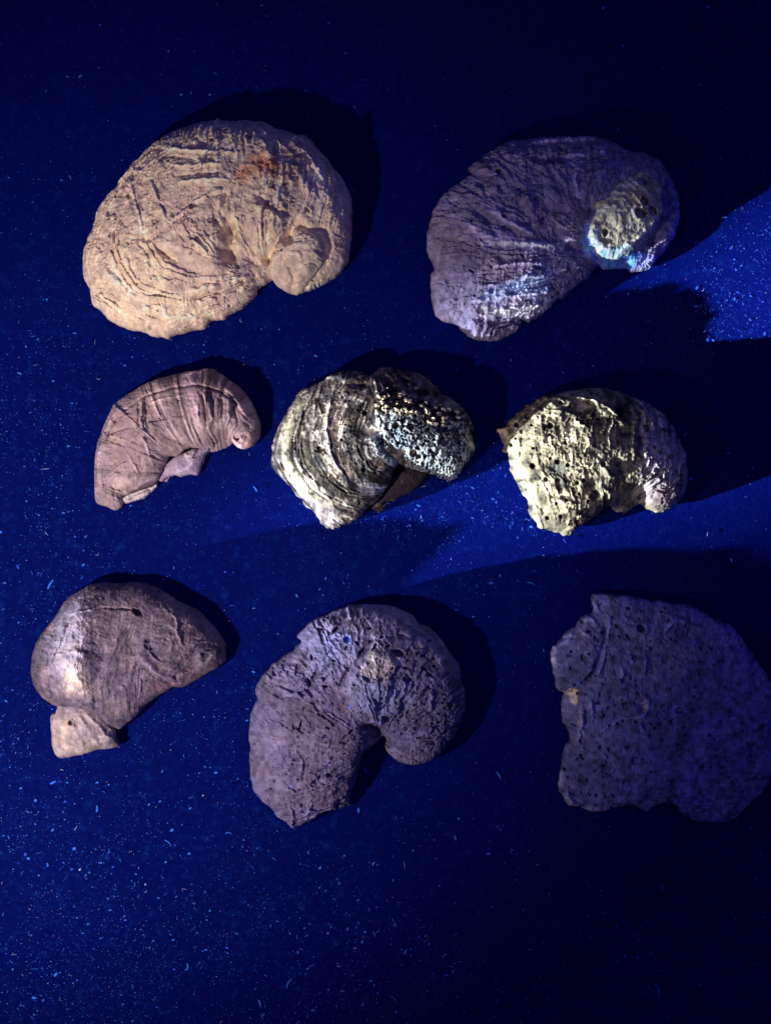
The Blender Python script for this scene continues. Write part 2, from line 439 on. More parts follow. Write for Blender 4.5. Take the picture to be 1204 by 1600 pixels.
# ------------------------------------------------------------------ the cloth
def cloth():
    n = 460; L = 0.75
    xs = np.linspace(-1, 1, n); xs = L * (.35 * xs + .65 * xs ** 3); X, Y = np.meshgrid(xs, xs)
    Z = 0.0007 * fbm(X, Y, .16, 3, 3) + .00012 * noise(X, Y, .02, 5)
    Z -= Z.max() + 0.00002
    def q(px, py): return (px - 602) * S, (800 - py) * S
    hx, hy = q(1340, 370); Z += 92 * S * np.exp(-((X - hx) / (145 * S * 1.414)) ** 2 - ((Y - hy) / (150 * S * 1.414)) ** 2)   # hump added past the right edge so the cloth catches more low torchlight
    d, _ = seg_dist(X, Y, [q(66, 540), q(48, 640), q(30, 760), q(14, 900), q(-10, 1100)])
    Z += 2.0 * S * np.exp(-(d / (11 * S)) ** 2)                                                          # a soft fold
    co = np.stack([X, Y, Z], -1).reshape(-1, 3)
    i, j = np.meshgrid(np.arange(n - 1), np.arange(n - 1), indexing='ij'); v = (i * n + j).ravel()
    F = np.stack([v, v + 1, v + n + 1, v + n], 1)
    me = bpy.data.meshes.new('cloth'); me.from_pydata(co.tolist(), [], F.tolist())
    for p in me.polygons: p.use_smooth = True
    o = bpy.data.objects.new('cloth', me); scene.collection.objects.link(o)
    m = bpy.data.materials.new('blue_black_cloth'); m.use_nodes = True; nt = m.node_tree; N = nt.nodes; Lk = nt.links
    b = N['Principled BSDF']; b.inputs['Roughness'].default_value = .95; b.inputs['Specular IOR Level'].default_value = .05
    tc = N.new('ShaderNodeTexCoord')
    n1 = N.new('ShaderNodeTexNoise'); n1.inputs['Scale'].default_value = 26; n1.inputs['Detail'].default_value = 8; n1.inputs['Roughness'].default_value = .65
    n3 = N.new('ShaderNodeTexNoise'); n3.inputs['Scale'].default_value = 900; n3.inputs['Detail'].default_value = 3
    Lk.new(tc.outputs['Object'], n1.inputs['Vector']); Lk.new(tc.outputs['Object'], n3.inputs['Vector'])
    cr = N.new('ShaderNodeValToRGB')
    cr.color_ramp.elements[0].position = .3; cr.color_ramp.elements[0].color = (.0001, .0008, .014, 1)
    cr.color_ramp.elements[1].position = .7; cr.color_ramp.elements[1].color = (.0003, .0018, .034, 1)
    Lk.new(n1.outputs['Fac'], cr.inputs[0])
    mr = N.new('ShaderNodeMapRange'); mr.inputs[1].default_value = .3; mr.inputs[2].default_value = .7; mr.inputs[3].default_value = .35; mr.inputs[4].default_value = 1.7
    Lk.new(n3.outputs['Fac'], mr.inputs[0])
    mx = N.new('ShaderNodeMix'); mx.data_type = 'RGBA'; mx.blend_type = 'MULTIPLY'; mx.inputs[0].default_value = 1
    Lk.new(cr.outputs[0], mx.inputs[6]); Lk.new(mr.outputs[0], mx.inputs[7])
    n4 = N.new('ShaderNodeTexNoise'); n4.inputs['Scale'].default_value = 330; n4.inputs['Detail'].default_value = 7; n4.inputs['Roughness'].default_value = .75
    Lk.new(tc.outputs['Object'], n4.inputs['Vector'])
    dr = N.new('ShaderNodeMapRange'); dr.inputs[1].default_value = .53; dr.inputs[2].default_value = .72; dr.inputs[3].default_value = 0; dr.inputs[4].default_value = .45
    Lk.new(n4.outputs['Fac'], dr.inputs[0])
    dm = N.new('ShaderNodeMix'); dm.data_type = 'RGBA'; dm.inputs[7].default_value = (.003, .030, .20, 1)
    Lk.new(dr.outputs[0], dm.inputs[0]); Lk.new(mx.outputs[2], dm.inputs[6]); Lk.new(dm.outputs[2], b.inputs['Base Color'])
    b.inputs['Sheen Weight'].default_value = .88; b.inputs['Sheen Roughness'].default_value = .7; b.inputs['Sheen Tint'].default_value = (.0004, .030, .92, 1)
    wv = N.new('ShaderNodeTexNoise'); wv.inputs['Scale'].default_value = 2200
    mp = N.new('ShaderNodeMapping'); mp.inputs['Scale'].default_value = (1, .35, 1)
    Lk.new(tc.outputs['Object'], mp.inputs[0]); Lk.new(mp.outputs[0], wv.inputs['Vector'])
    bp = N.new('ShaderNodeBump'); bp.inputs['Strength'].default_value = .5; bp.inputs['Distance'].default_value = .0003
    Lk.new(wv.outputs['Fac'], bp.inputs['Height']); Lk.new(bp.outputs[0], b.inputs['Normal'])
    me.materials.append(m); o['kind'] = 'structure'
CL = cloth()

# ------------------------------------------------------------------ fossil 1: large tan shell, upper left
K = Crop(100, 160, 2.3154)
o1 = fossil('large tan shell with an orange stain near its top and a small coiled beak', 340, 355)
v_o1 = relief('shell_valve', o1, K, [(62,590),(66,540),(85,490),(108,435),(120,385),(160,330),(190,300),(235,235),(270,195),(310,155),(350,128),(400,98),(450,82),(500,68),(550,62),(600,66),(660,66),(720,68),(745,80),(770,95),(800,100),(840,118),(858,112),(885,128),(915,160),(950,200),(985,245),(1015,285),(1035,325),(1042,380),(1040,440),(1035,520),(1028,570),(1008,605),(970,635),(930,660),(895,675),(870,685),(840,690),(805,684),(775,660),(757,638),(748,640),(725,655),(700,672),(690,700),(665,725),(640,745),(600,765),(575,782),(530,790),(505,820),(470,822),(430,835),(400,842),(370,852),(320,842),(270,828),(210,812),(165,788),(130,755),(98,725),(92,680),(72,640)],
    H=112, zE=9, power=.52, source=[(780,300,170,1.2),(940,400,110,1.0)],
    arcs=[(0,[(350,128),(235,235),(120,385),(62,590),(98,725),(210,812),(370,852),(530,790),(690,700)]),
          (1,[(400,150),(290,260),(200,400),(150,560),(190,680),(300,760),(450,760),(600,720),(720,650)]),
          (2,[(420,200),(330,290),(280,400),(270,540),(330,640),(450,700),(600,680),(720,630)]),
          (3,[(500,200),(420,300),(390,400),(380,500),(430,580),(520,630),(620,640)]),
          (4,[(600,150),(560,280),(540,380),(540,480),(580,560),(640,610)]),
          (5,[(720,100),(730,200),(700,350),(690,450),(700,560)]),
          (6,[(800,110),(840,220),(830,350),(800,450),(760,560)]),
          (7,[(870,120),(930,250),(940,380),(870,480),(800,560)]),
          (8,[(960,210),(1020,350),(1010,500),(900,580),(820,580)]),
          (9,[(1042,400),(1000,600),(870,660),(800,610)])],
    freq=2.8, lam=8.5, fine=1.3, rough=2.6, seed=3, jag=2.2, tint=(1.0, .98, .95), gain=1.13, broken=.7, plate=40, fmul=1.15, mott=.4, bandamp=.4,
    base=(.76,.60,.46), tones=[((.55,.46,.40),30,.6,1),((.90,.74,.50),46,.6,2),((.46,.41,.40),9,.35,3)],
    feats=[('F',[(330,525),(410,462),(480,412),(560,368),(592,400),(582,440),(610,480),(600,520),(612,560),(600,590),(606,620),(580,650),(520,640),(430,600),(360,560)],9,45),
           ('F',[(690,372),(740,395),(830,440),(810,490),(760,520),(700,540),(670,500),(685,430)],8,30),
           ('R',[(590,440),(622,500),(612,560),(625,640)],24,-26),('R',[(640,560),(700,590),(740,600)],20,-14),('B',670,600,60,35,0,-14),
           ('R',[(415,465),(480,412),(560,366),(600,362)],6,6),('R',[(470,412),(500,405)],7,-8),('R',[(590,360),(610,380),(590,410)],10,-9),
           ('R',[(710,375),(745,412),(800,445),(835,440)],7,-9),('R',[(360,560),(400,585),(440,605)],8,-9),('R',[(300,500),(320,530),(380,505)],7,-6),
           ('R',[(390,190),(480,210),(560,215),(640,225)],6,5),('R',[(395,225),(480,240),(560,245)],6,-4),('R',[(410,260),(500,268),(600,262)],6,4.5),('R',[(430,300),(520,300),(610,290)],7,-4.5),('R',[(440,325),(540,322),(620,318)],6,5),
           ('R',[(570,150),(575,230),(572,330)],7,4),
           ('S',[(265,240),(262,300),(275,380),(300,450),(320,520)],12,8),('S',[(330,300),(350,350),(380,420),(400,460)],10,6),('R',[(255,340),(285,430),(320,520)],9,-7),
           ('S',[(720,150),(745,200),(770,250)],9,9),('S',[(760,150),(800,190),(850,230)],9,7),('R',[(740,200),(790,235),(900,215),(985,208)],5,-5),
           ('S',[(845,125),(860,190),(905,240),(920,290)],14,12),('S',[(900,240),(935,290),(960,360)],11,10),('R',[(830,260),(880,330),(905,380)],12,7),('R',[(860,200),(895,250),(915,310)],10,-7),
           ('R',[(940,330),(975,400),(970,460)],14,8),('R',[(1000,330),(1010,400),(1000,470)],12,6),('R',[(955,380),(985,350)],7,8),
           ('R',[(440,650),(520,660),(600,655),(680,650)],6,4),('R',[(470,700),(540,690),(640,672)],8,6),('R',[(460,725),(540,712),(660,690)],8,-8),
           ('R',[(150,600),(200,660),(280,720),(360,740)],12,6),('R',[(130,650),(180,720),(250,760)],9,-6),('R',[(290,740),(400,790),(500,780)],10,5),
           ('R',[(570,650),(590,700)],8,-6),('R',[(610,650),(625,690)],8,-6),('R',[(650,640),(665,680)],8,-6),('R',[(690,630),(705,665)],7,-6),('R',[(530,660),(545,705)],7,-5),
           ('P',488,412,9,8,1.6,-30),('P',752,268,7,9),('P',398,242,6,5,.7),('P',815,337,6,5,2,-20),
           ('P',550,170,9,4),('P',680,160,9,3.5),('P',318,820,8,4),('R',[(545,85),(570,120)],8,-6),('R',[(480,150),(520,185)],9,-5),('B',560,175,22,18,0,5),
           ('R',[(760,640),(742,600),(765,555),(810,525),(850,475)],15,-26),('R',[(850,475),(900,490),(945,490),(962,540),(945,620)],11,-12),('R',[(800,560),(830,520),(840,450)],12,-8)] + rnd_pits(45,120,150,900,780,2,5,4,(1,2.2),seed=3),
    colours=[((735,270,85,60),(1.0,.34,.12),1.0,1.0),((675,300,60,55),(.95,.40,.18),1.0,.9),((800,295,70,45),(.74,.40,.28),1.0,.5),((750,268,14,10),(.35,.03,.03),.6,.9),
             ((660,600,80,60),(.33,.27,.33),1,.7),((820,550,120,60),(.58,.40,.34),1,.4),((640,210,60,40),(.34,.38,.44),1,.5)])
relief('coiled_beak', o1, K, [(750,612),(757,585),(780,568),(800,545),(835,520),(880,500),(925,505),(948,540),(945,590),(920,630),(885,665),(845,692),(805,685),(772,662),(755,640)],
    H=14, zE=1, gain=1.08, tint=(1, .98, .9), over=o_top[v_o1.name][0], zref=o_top[v_o1.name][1], seed=5, jag=1, base=(.76,.63,.50), tones=[((.55,.47,.44),22,.5,1)], arcs=[(0,[(757,640),(800,685),(860,690)]),(1,[(790,620),(830,650),(900,620)]),(2,[(800,580),(850,580),(930,540)]),(3,[(840,520),(920,510)])], freq=3,lam=2.5, rough=1.4,
    feats=[('R',[(820,690),(835,650),(810,600),(785,565)],9,-8),('R',[(757,630),(768,600),(785,580)],5,5),('R',[(765,655),(790,672)],5,4),('P',798,560,7,6),('B',785,630,22,42,-20,-5)],
    colours=[((785,630,28,52),(.42,.39,.42),.8,.7),((785,675,26,18),(.50,.46,.52),.8,.5)])

# ------------------------------------------------------------------ fossil 2: dark purple shell, upper right
K = Crop(640, 180, 2.1348)
o2 = fossil('dark purple shell whose round coil is crusted yellow white, beside the large tan shell', 860, 370)
v_o2 = relief('shell_valve', o2, K, [(58,385),(75,320),(100,280),(125,250),(165,220),(205,195),(195,172),(225,150),(265,118),(310,92),(345,82),(400,80),(480,70),(530,78),(580,72),(650,76),(690,100),(740,122),(790,128),(830,150),(860,190),(885,240),(896,290),(895,350),(880,410),(850,455),(818,490),(800,512),(740,522),(720,508),(650,512),(625,505),(600,540),(560,570),(520,600),(480,630),(450,660),(400,690),(375,690),(360,720),(310,745),(255,752),(210,745),(180,720),(150,695),(110,685),(85,665),(72,600),(68,530),(78,510),(60,450)],
    H=92, zE=9, power=.5, seed=13, jag=2.4, tint=(.88, 1.03, 1.4), gain=.97, mott=.6, plate=30, broken=1.2, source=[(700,300,140,.8)],
    arcs=[(0,[(560,570),(450,660),(300,745)]),(1,[(560,540),(420,600),(250,650),(110,680)]),(2,[(560,510),(450,540),(300,570),(85,590)]),(3,[(70,480),(200,500),(350,520),(520,505)]),
          (4,[(65,400),(160,400),(260,445),(420,465),(560,480)]),(5,[(110,300),(220,360),(340,415),(470,445),(570,460)]),(6,[(200,220),(290,290),(400,360),(500,420),(570,440)]),
          (7,[(320,100),(380,200),(450,300),(520,380),(575,420)]),(8,[(480,75),(500,180),(540,280),(560,360)]),(9,[(650,80),(640,170),(600,260),(570,330)]),(10,[(800,135),(770,190),(740,220)]),(11,[(890,260),(850,260),(820,270)]),(12,[(895,350),(860,380),(800,430)])],
    freq=2.4, lam=6.5, fine=.9, rough=3.6, crest=1.5, fmul=1.3, base=(.30,.235,.29), tones=[((.19,.15,.21),26,.6,1),((.40,.30,.32),16,.55,2),((.46,.27,.22),40,.3,4)],
    feats=[('S',[(470,466),(400,462),(330,452),(225,448)],8,9),('S',[(540,446),(490,440)],6,8),('S',[(470,600),(400,612),(300,625),(190,640)],9,9),('S',[(460,560),(380,560),(290,580),(220,600)],10,9),
           ('S',[(450,520),(360,520),(260,530)],9,8),('S',[(440,640),(360,655),(240,668)],8,7),('R',[(480,440),(520,470),(600,490)],22,-20),('R',[(560,520),(480,560),(420,590)],9,-6),
           ('R',[(200,330),(260,380),(340,420)],10,-8),('R',[(250,340),(320,390),(400,430)],9,7),('R',[(180,380),(240,430),(300,440)],9,6),
           ('R',[(570,470),(560,420),(580,350),(600,310)],16,-16),('F',[(560,180),(640,160),(740,160),(770,200),(720,230),(660,270),(600,320),(545,330),(530,240)],7,30),
           ('R',[(545,200),(530,250),(545,320)],8,8),('R',[(380,110),(440,100),(520,95),(620,95)],12,6),('R',[(500,165),(540,160),(575,162)],7,7),('R',[(380,160),(440,180),(530,175)],11,-7),
           ('R',[(870,230),(885,310),(865,400),(820,460)],22,5),('R',[(830,200),(842,300),(830,380),(780,450)],14,-20),('R',[(640,525),(700,500),(780,450),(810,400)],12,-6),
           ('R',[(790,505),(812,470)],8,6),('R',[(765,500),(790,455)],6,-7),('P',288,210,8,9,1,0),('P',265,602,9,7),('P',335,585,11,6),('R',[(195,690),(280,700),(370,690)],14,-9)]
           + [('B',random.Random(i).uniform(180,480),random.Random(i+99).uniform(120,430),random.Random(i+5).uniform(14,34),random.Random(i+7).uniform(8,16),random.Random(i+3).uniform(20,70),random.Random(i+8).uniform(3,7)) for i in range(34)] + rnd_pits(50,90,120,500,640,2,5,5,(1,2.4),(20,60),seed=6),
    colours=[([(200,650),(300,640),(470,600),(470,660),(380,690),(240,680)],(1.2,1.08,.72),25,.6),([(230,590),(340,555),(440,545),(480,590),(440,620),(300,640),(190,650)],(.85,1.0,1.0),30,.5),
             ([(225,440),(470,455),(475,478),(230,462)],(1.2,1.05,.9),8,.95),([(380,500),(500,500),(530,560),(450,580)],(.50,.50,.60),30,.6),((280,715,110,40),(.17,.11,.15),.5,.8),
             ((520,95,180,30),(.40,.22,.19),.8,.6),((380,320,45,25),(.42,.25,.22),1,.6),((160,420,30,30),(.42,.26,.24),1,.6),((650,230,110,60),(.26,.20,.27),.6,.8),((120,560,70,140),(.42,.34,.38),.8,.6),
             ((700,350,165,170),(.46,.46,.44),.9,.75),((865,320,45,150),(.10,.12,.30),.4,.8),((590,440,45,70),(.20,.60,1.3),.8,.9),((715,492,130,34),(.12,.5,1.6),.7,.95),((775,500,50,26),(.85,.75,.55),.6,.8)])
def crust2(X, Y, z, C, u, crop, G):
    f1, idv, e = worley(X, Y, 8.5, 4)
    g1, idg, e2 = worley(X, Y, 3.4, 9)
    z = z + (4.2 * np.sqrt(np.clip(1 - f1 * f1, 0, 1)) + 2.0 * np.sqrt(np.clip(1 - g1 * g1, 0, 1))) * smooth(u / .08)
    C = C * (0.6 + .7 * idv[..., None]) * (.7 + .6 * idg[..., None])
    return z, C
relief('coil_crust', o2, K, [(578,395),(600,352),(588,322),(640,302),(668,262),(715,232),(760,212),(802,238),(822,270),(815,305),(828,332),(805,380),(775,430),(730,470),(680,492),(625,488),(590,455),(572,425)],
    H=14, zE=1, gain=1.15, tint=(1, .97, .8), fmul=1, over=o_top[v_o2.name][0], zref=o_top[v_o2.name][1], seed=15, jag=2.6, jagscale=6, rough=2.0, mat=M_crust, skirt=10, base=(.66,.63,.50), tones=[((.50,.52,.52),14,.6,1),((.86,.72,.42),26,.6,2)],
    feats=[('P',745,255,13,22,1.15,30),('P',752,322,11,22,1.15,30),('P',741,361,14,22,1.15,30),('P',782,350,12,22,1.15,30),('P',629,420,10,14,.8),('R',[(585,380),(590,430),(630,470),(690,468),(750,430),(795,380)],9,8),('R',[(605,360),(680,330),(740,290)],12,4),('R',[(600,440),(660,440),(740,400)],8,-4)],
    colours=[((660,475,110,30),(.30,.75,1.1),.7,.9),((592,430,26,60),(.35,.8,1.0),.8,.9),((730,300,60,30),(.92,.68,.34),1,.6),((760,420,60,40),(.50,.62,.66),.8,.5)], extra=crust2)

# ------------------------------------------------------------------ fossil 3: small mauve arched shell
K = Crop(120, 550, 3.6485)
o3 = fossil('small pinkish mauve arched shell with ribbed back and round knob beak', 275, 685)
relief('inner_valve', o3, K, [(450,720),(500,640),(560,590),(680,540),(745,520),(760,560),(737,580),(712,640),(688,702),(640,698),(590,712),(560,704),(515,714),(480,738)],
    H=20, zE=8, z0=0, zref=20, seed=21, jag=1, rough=1.6, base=(.40,.32,.36), tones=[((.28,.23,.28),20,.5,1)],
    feats=[('R',[(600,560),(640,610),(690,600)],8,4),('R',[(560,700),(640,660),(700,600)],20,5),('F',[(610,580),(650,545),(690,560),(665,610),(630,605)],7,12)], colours=[((640,585,40,30),(.62,.52,.44),.5,.8),((600,700,90,16),(.60,.52,.50),.6,.7)])
v_o3 = relief('shell_valve', o3, K, [(100,770),(98,700),(105,600),(115,520),(135,470),(155,410),(185,350),(215,290),(240,270),(310,225),(370,185),(430,160),(500,140),(600,115),(680,105),(740,92),(780,95),(830,130),(880,165),(940,210),(985,265),(1020,330),(1045,400),(1050,460),(1035,500),(1005,535),(960,540),(910,535),(888,520),(850,546),(800,562),(765,568),(742,548),(700,555),(650,545),(600,580),(575,600),(530,600),(505,650),(490,690),(470,735),(430,762),(350,790),(280,818),(262,830),(258,880),(220,905),(170,885),(105,860)],
    H=66, zE=8, power=.5, seed=22, jag=1.1, gain=.70, tint=(1, .98, 1.05), fmul=1.4, crest=.4, bandamp=.75, broken=.25, source=[(850,300,120,1.0)],
    arcs=[(0,[(230,880),(110,800)]),(1,[(480,720),(300,740),(100,740)]),(2,[(500,650),(300,600),(110,600)]),(3,[(520,605),(320,460),(165,400)]),(4,[(580,590),(430,370),(340,205)]),
          (5,[(650,545),(570,330),(500,140)]),(6,[(740,520),(700,320),(660,108)]),(7,[(800,440),(790,270),(790,100)]),(8,[(850,430),(870,300),(910,190)]),(9,[(890,450),(940,360),(1000,290)]),(10,[(900,500),(980,430),(1045,400)])],
    freq=2.0, lam=5.0, fine=1.1, rough=1.8, warp=.14, base=(.50,.385,.39), tones=[((.36,.28,.31),22,.6,1),((.62,.48,.42),34,.6,2)],
    feats=[('B',815,520,75,58,-20,-44),('B',860,470,30,30,0,-16),('R',[(175,780),(165,680),(178,560),(215,440),(290,340),(400,265),(560,215),(700,205),(830,240),(930,320)],7,-5),('R',[(140,760),(140,600),(180,440),(250,330)],8,4),
           ('R',[(400,275),(398,360),(400,450),(430,560),(450,640)],7,4.5),('R',[(380,290),(378,400),(385,480)],5,-4),('R',[(415,270),(425,400),(440,470)],5,-3.5),
           ('R',[(300,560),(350,640),(370,700)],7,3),('R',[(190,690),(250,650),(330,600)],7,-5),('R',[(190,480),(260,455),(330,440)],7,-4.5),('R',[(215,410),(280,370),(340,350)],6,-4),('R',[(200,720),(260,700),(340,690)],8,3),
           ('R',[(430,405),(530,385),(640,370)],6,-4),('R',[(440,300),(540,270),(640,255)],7,3),('R',[(500,600),(560,585),(600,560)],8,-5),
           ('R',[(690,260),(715,340),(725,400)],7,4),('R',[(740,240),(780,330),(790,400),(770,440)],9,6.5),('R',[(720,240),(755,340),(760,420)],7,-5),('R',[(830,270),(850,330),(840,400)],8,-7),('R',[(870,265),(890,330),(890,400)],9,7),('R',[(900,330),(930,390),(930,420)],9,-8),
           ('R',[(850,210),(900,250),(950,320),(985,390)],9,6),('R',[(950,360),(975,410)],6,6),('R',[(965,400),(990,440)],6,-6),('R',[(760,95),(700,120),(600,140)],12,5),
           ('R',[(520,480),(600,520),(650,545)],9,-5),('R',[(510,520),(570,560)],12,5),('R',[(220,790),(300,800),(420,740),(480,700)],9,5),('R',[(250,820),(262,880)],9,-8),('R',[(205,750),(230,790),(225,850)],8,-3)] + rnd_pits(26,200,200,900,700,2,4,3,(1,2),seed=8),
    colours=[((815,525,75,50),(.30,.24,.29),.6,.8),((250,430,50,55),(.70,.58,.40),1,.5),((230,510,50,45),(.72,.60,.42),1,.6),((270,620,45,50),(.70,.56,.42),1,.5),((420,440,30,120),(.62,.60,.62),1,.5),((250,780,60,40),(.72,.62,.46),1,.5),((700,130,120,20),(.62,.42,.36),1,.4),((640,190,260,35),(.42,.26,.30),.8,.4)])  # first patch puts the shade of the hollow under the arch into the colour
relief('broken_lip', o3, K, [(262,828),(330,795),(420,765),(458,748),(450,775),(425,800),(395,832),(330,850),(275,866)],
    H=11, zE=7, z0=0, zref=10, seed=23, jag=1.2, jagscale=5, rough=2.0, base=(.60,.54,.46), tones=[((.40,.36,.36),9,.7,1)], skirt=6,
    feats=[('R',[(290,835),(340,810),(430,775)],6,-5),('R',[(290,850),(350,835),(420,800)],5,4)])
relief('coiled_beak', o3, K, [(892,450),(915,425),(955,414),(990,428),(1010,465),(1008,505),(985,540),(950,553),(915,545),(890,520),(880,485)],
    H=17, zE=26, z0=6, zref=40, seed=24, jag=.8, rough=1.7, base=(.64,.44,.38), tones=[((.46,.32,.32),10,.6,1)], skirt=6,
    feats=[('P',912,487,17,9),('R',[(935,430),(905,470),(925,520)],8,-3)], extra=coil_disc(950,485,60,2.5,1.6,.15))

# ------------------------------------------------------------------ fossil 4: black and cream banded shell with spongy crust
K = Crop(400, 550, 3.168)
o4 = fossil('black and cream banded shell half covered by a spongy worm eaten crust', 585, 700)
relief('lower_fold', o4, K, [(620,700),(660,600),(760,560),(860,580),(835,622),(812,660),(765,700),(722,712),(682,742),(640,738),(600,770),(560,780)],
    H=16, zE=10, z0=0, zref=18, gain=.28, seed=30, jag=1.6, rough=2.4, base=(.12,.08,.09), tones=[((.07,.05,.06),14,.6,1)], colours=[((600,762,60,16),(.72,.50,.36),.6,.9),((690,738,50,12),(.62,.42,.32),.6,.8),((720,620,14,40),(.5,.55,.7),.6,.5)])  # brown fold, its base darkened further for the shade beneath the crust
v_o4 = relief('shell_valve', o4, K, [(72,520),(75,460),(95,400),(125,340),(165,270),(205,205),(240,175),(300,155),(330,140),(370,110),(430,88),(480,92),(545,110),(550,125),(600,80),(650,74),(720,85),(800,100),(850,130),(900,180),(915,210),(960,225),(1010,260),(1050,310),(1075,360),(1070,420),(1085,470),(1065,530),(1030,560),(1000,600),(970,622),(920,610),(870,595),(800,585),(745,575),(700,560),(672,600),(665,650),(640,690),(600,745),(560,765),(530,800),(500,825),(460,850),(410,872),(370,878),(330,860),(290,800),(250,770),(230,740),(190,700),(150,650),(110,610),(80,570)],
    H=96, zE=9, power=.45, seed=31, jag=2.6, jagscale=6, tint=(1, .98, .98), gain=.74, mott=1.3, bandamp=1.6, broken=1.9, plate=26, crest=.5, source=[(750,350,150,.8)],
    arcs=[(0,[(330,140),(205,205),(125,340),(72,520),(150,650),(250,770),(370,878)]),(1,[(330,150),(200,300),(160,440),(180,560),(260,680),(370,760),(480,800)]),(2,[(400,160),(290,300),(250,420),(260,540),(330,650),(450,730),(600,720)]),
          (3,[(480,180),(370,300),(340,420),(360,540),(430,640),(540,700),(640,680)]),(4,[(560,200),(480,300),(450,420),(470,540),(540,630),(650,650)]),(5,[(590,280),(560,380),(560,470),(600,560),(660,600)]),(6,[(640,90),(680,300),(680,480)]),(8,[(900,190),(850,350),(780,560)]),(10,[(1080,450),(1000,500),(960,600)])],
    freq=2.4, lam=4.2, fine=.9, rough=2.2, warp=.22, base=(.26,.25,.23), tones=[((.05,.055,.06),17,.95,1),((.62,.58,.44),22,.55,2),((.05,.05,.06),8,.5,5)],
    feats=[('R',[(575,200),(590,260),(585,340),(560,390)],9,-8),('R',[(590,380),(610,440),(640,500),(690,540)],14,-16),('F',[(440,740),(520,720),(640,690),(600,745),(530,800),(480,790)],-5,20),
           ('F',[(240,742),(330,745),(390,790),(420,850),(375,878),(330,860),(290,800)],-6,18),('F',[(380,750),(440,745),(485,775),(495,800),(450,800),(400,775)],-7,14),('F',[(125,545),(170,540),(200,580),(180,640),(140,610)],-5,12),
           ('F',[(330,140),(370,110),(430,88),(545,108),(548,135),(500,150),(440,175),(400,150)],12,18),('R',[(470,170),(520,180),(560,160)],12,-14),('R',[(560,160),(610,165)],9,8),
           ('B',560,415,40,25,0,-14),('R',[(340,140),(300,260),(295,330)],6,5),('R',[(310,250),(330,320),(380,300),(370,250)],7,4),('P',325,490,15,10),('P',345,492,8,8),('P',541,318,11,9),('P',535,588,9,10),
           ('S',[(395,190),(370,300),(360,420),(400,560),(470,640)],8,6),('S',[(300,190),(230,330),(210,450),(240,580),(330,690)],8,6),
           ('R',[(720,150),(800,120),(880,180)],10,5),('R',[(800,200),(830,230),(880,240)],6,6),('R',[(810,190),(850,160),(880,200)],6,-8),('R',[(620,150),(700,150),(760,200)],16,-8)]
        + [('P',a,b,r,6) for a,b,r in [(434,239,6),(467,257,6),(497,212,6),(507,222,4),(510,300,5),(538,272,4),(431,446,7),(369,464,5),(445,410,4),(395,398,4),(278,622,5),(280,573,4),(420,215,4),(400,250,4),(490,345,4),(520,200,5),(385,340,4),(350,400,4),(465,500,5),(500,560,5),(440,560,4),(590,600,7),(410,480,4),(480,430,4)]]
        + rnd_pits(60,300,180,580,680,2.5,4,4,seed=33)+ rnd_pits(36,620,100,900,240,5,12,5,(1,2),seed=35),
    colours=[([(160,280),(210,260),(190,400),(200,540),(260,640),(380,730),(440,770),(380,760),(250,720),(190,680),(120,560),(110,430)],(.95,.86,.58),30,.8),
             ([(190,600),(240,570),(330,600),(350,660),(390,740),(300,760),(230,740),(150,650)],(1.0,.95,.74),25,.8),([(225,400),(260,400),(270,520),(340,630),(300,640),(240,540)],(.90,.80,.52),15,.9),
             ([(360,360),(480,320),(560,340),(560,370),(470,390),(370,410)],(.88,.80,.56),20,.8),([(380,200),(560,180),(570,300),(500,330),(400,320)],(.50,.48,.42),30,.7),([(300,390),(330,400),(380,560),(460,660),(430,670),(350,600)],(.80,.74,.56),14,.7),
             ([(560,520),(640,560),(660,620),(600,600)],(.9,.74,.5),15,.8),([(480,680),(560,640),(660,650),(650,690),(540,730)],(.55,.62,.72),20,.6),((545,155,60,14),(.75,.62,.40),.6,.8),
             ([(240,745),(330,745),(400,800),(420,855),(370,880),(300,820)],(.30,.27,.28),10,.8),([(620,85),(800,100),(900,180),(1000,250),(900,260),(760,220),(600,180)],(.10,.065,.075),20,.9),((1020,290,60,60),(.22,.15,.14),.6,.7),([(630,460),(740,470),(860,560),(880,600),(760,600),(690,580),(640,540)],(.06,.05,.055),12,.95),
             ((440,120,110,35),(.12,.13,.16),.5,.8),([(90,420),(130,330),(150,340),(120,460),(120,560),(80,560)],(.33,.28,.28),12,.7),((320,390,18,12),(.1,.2,.5),.8,.5)])
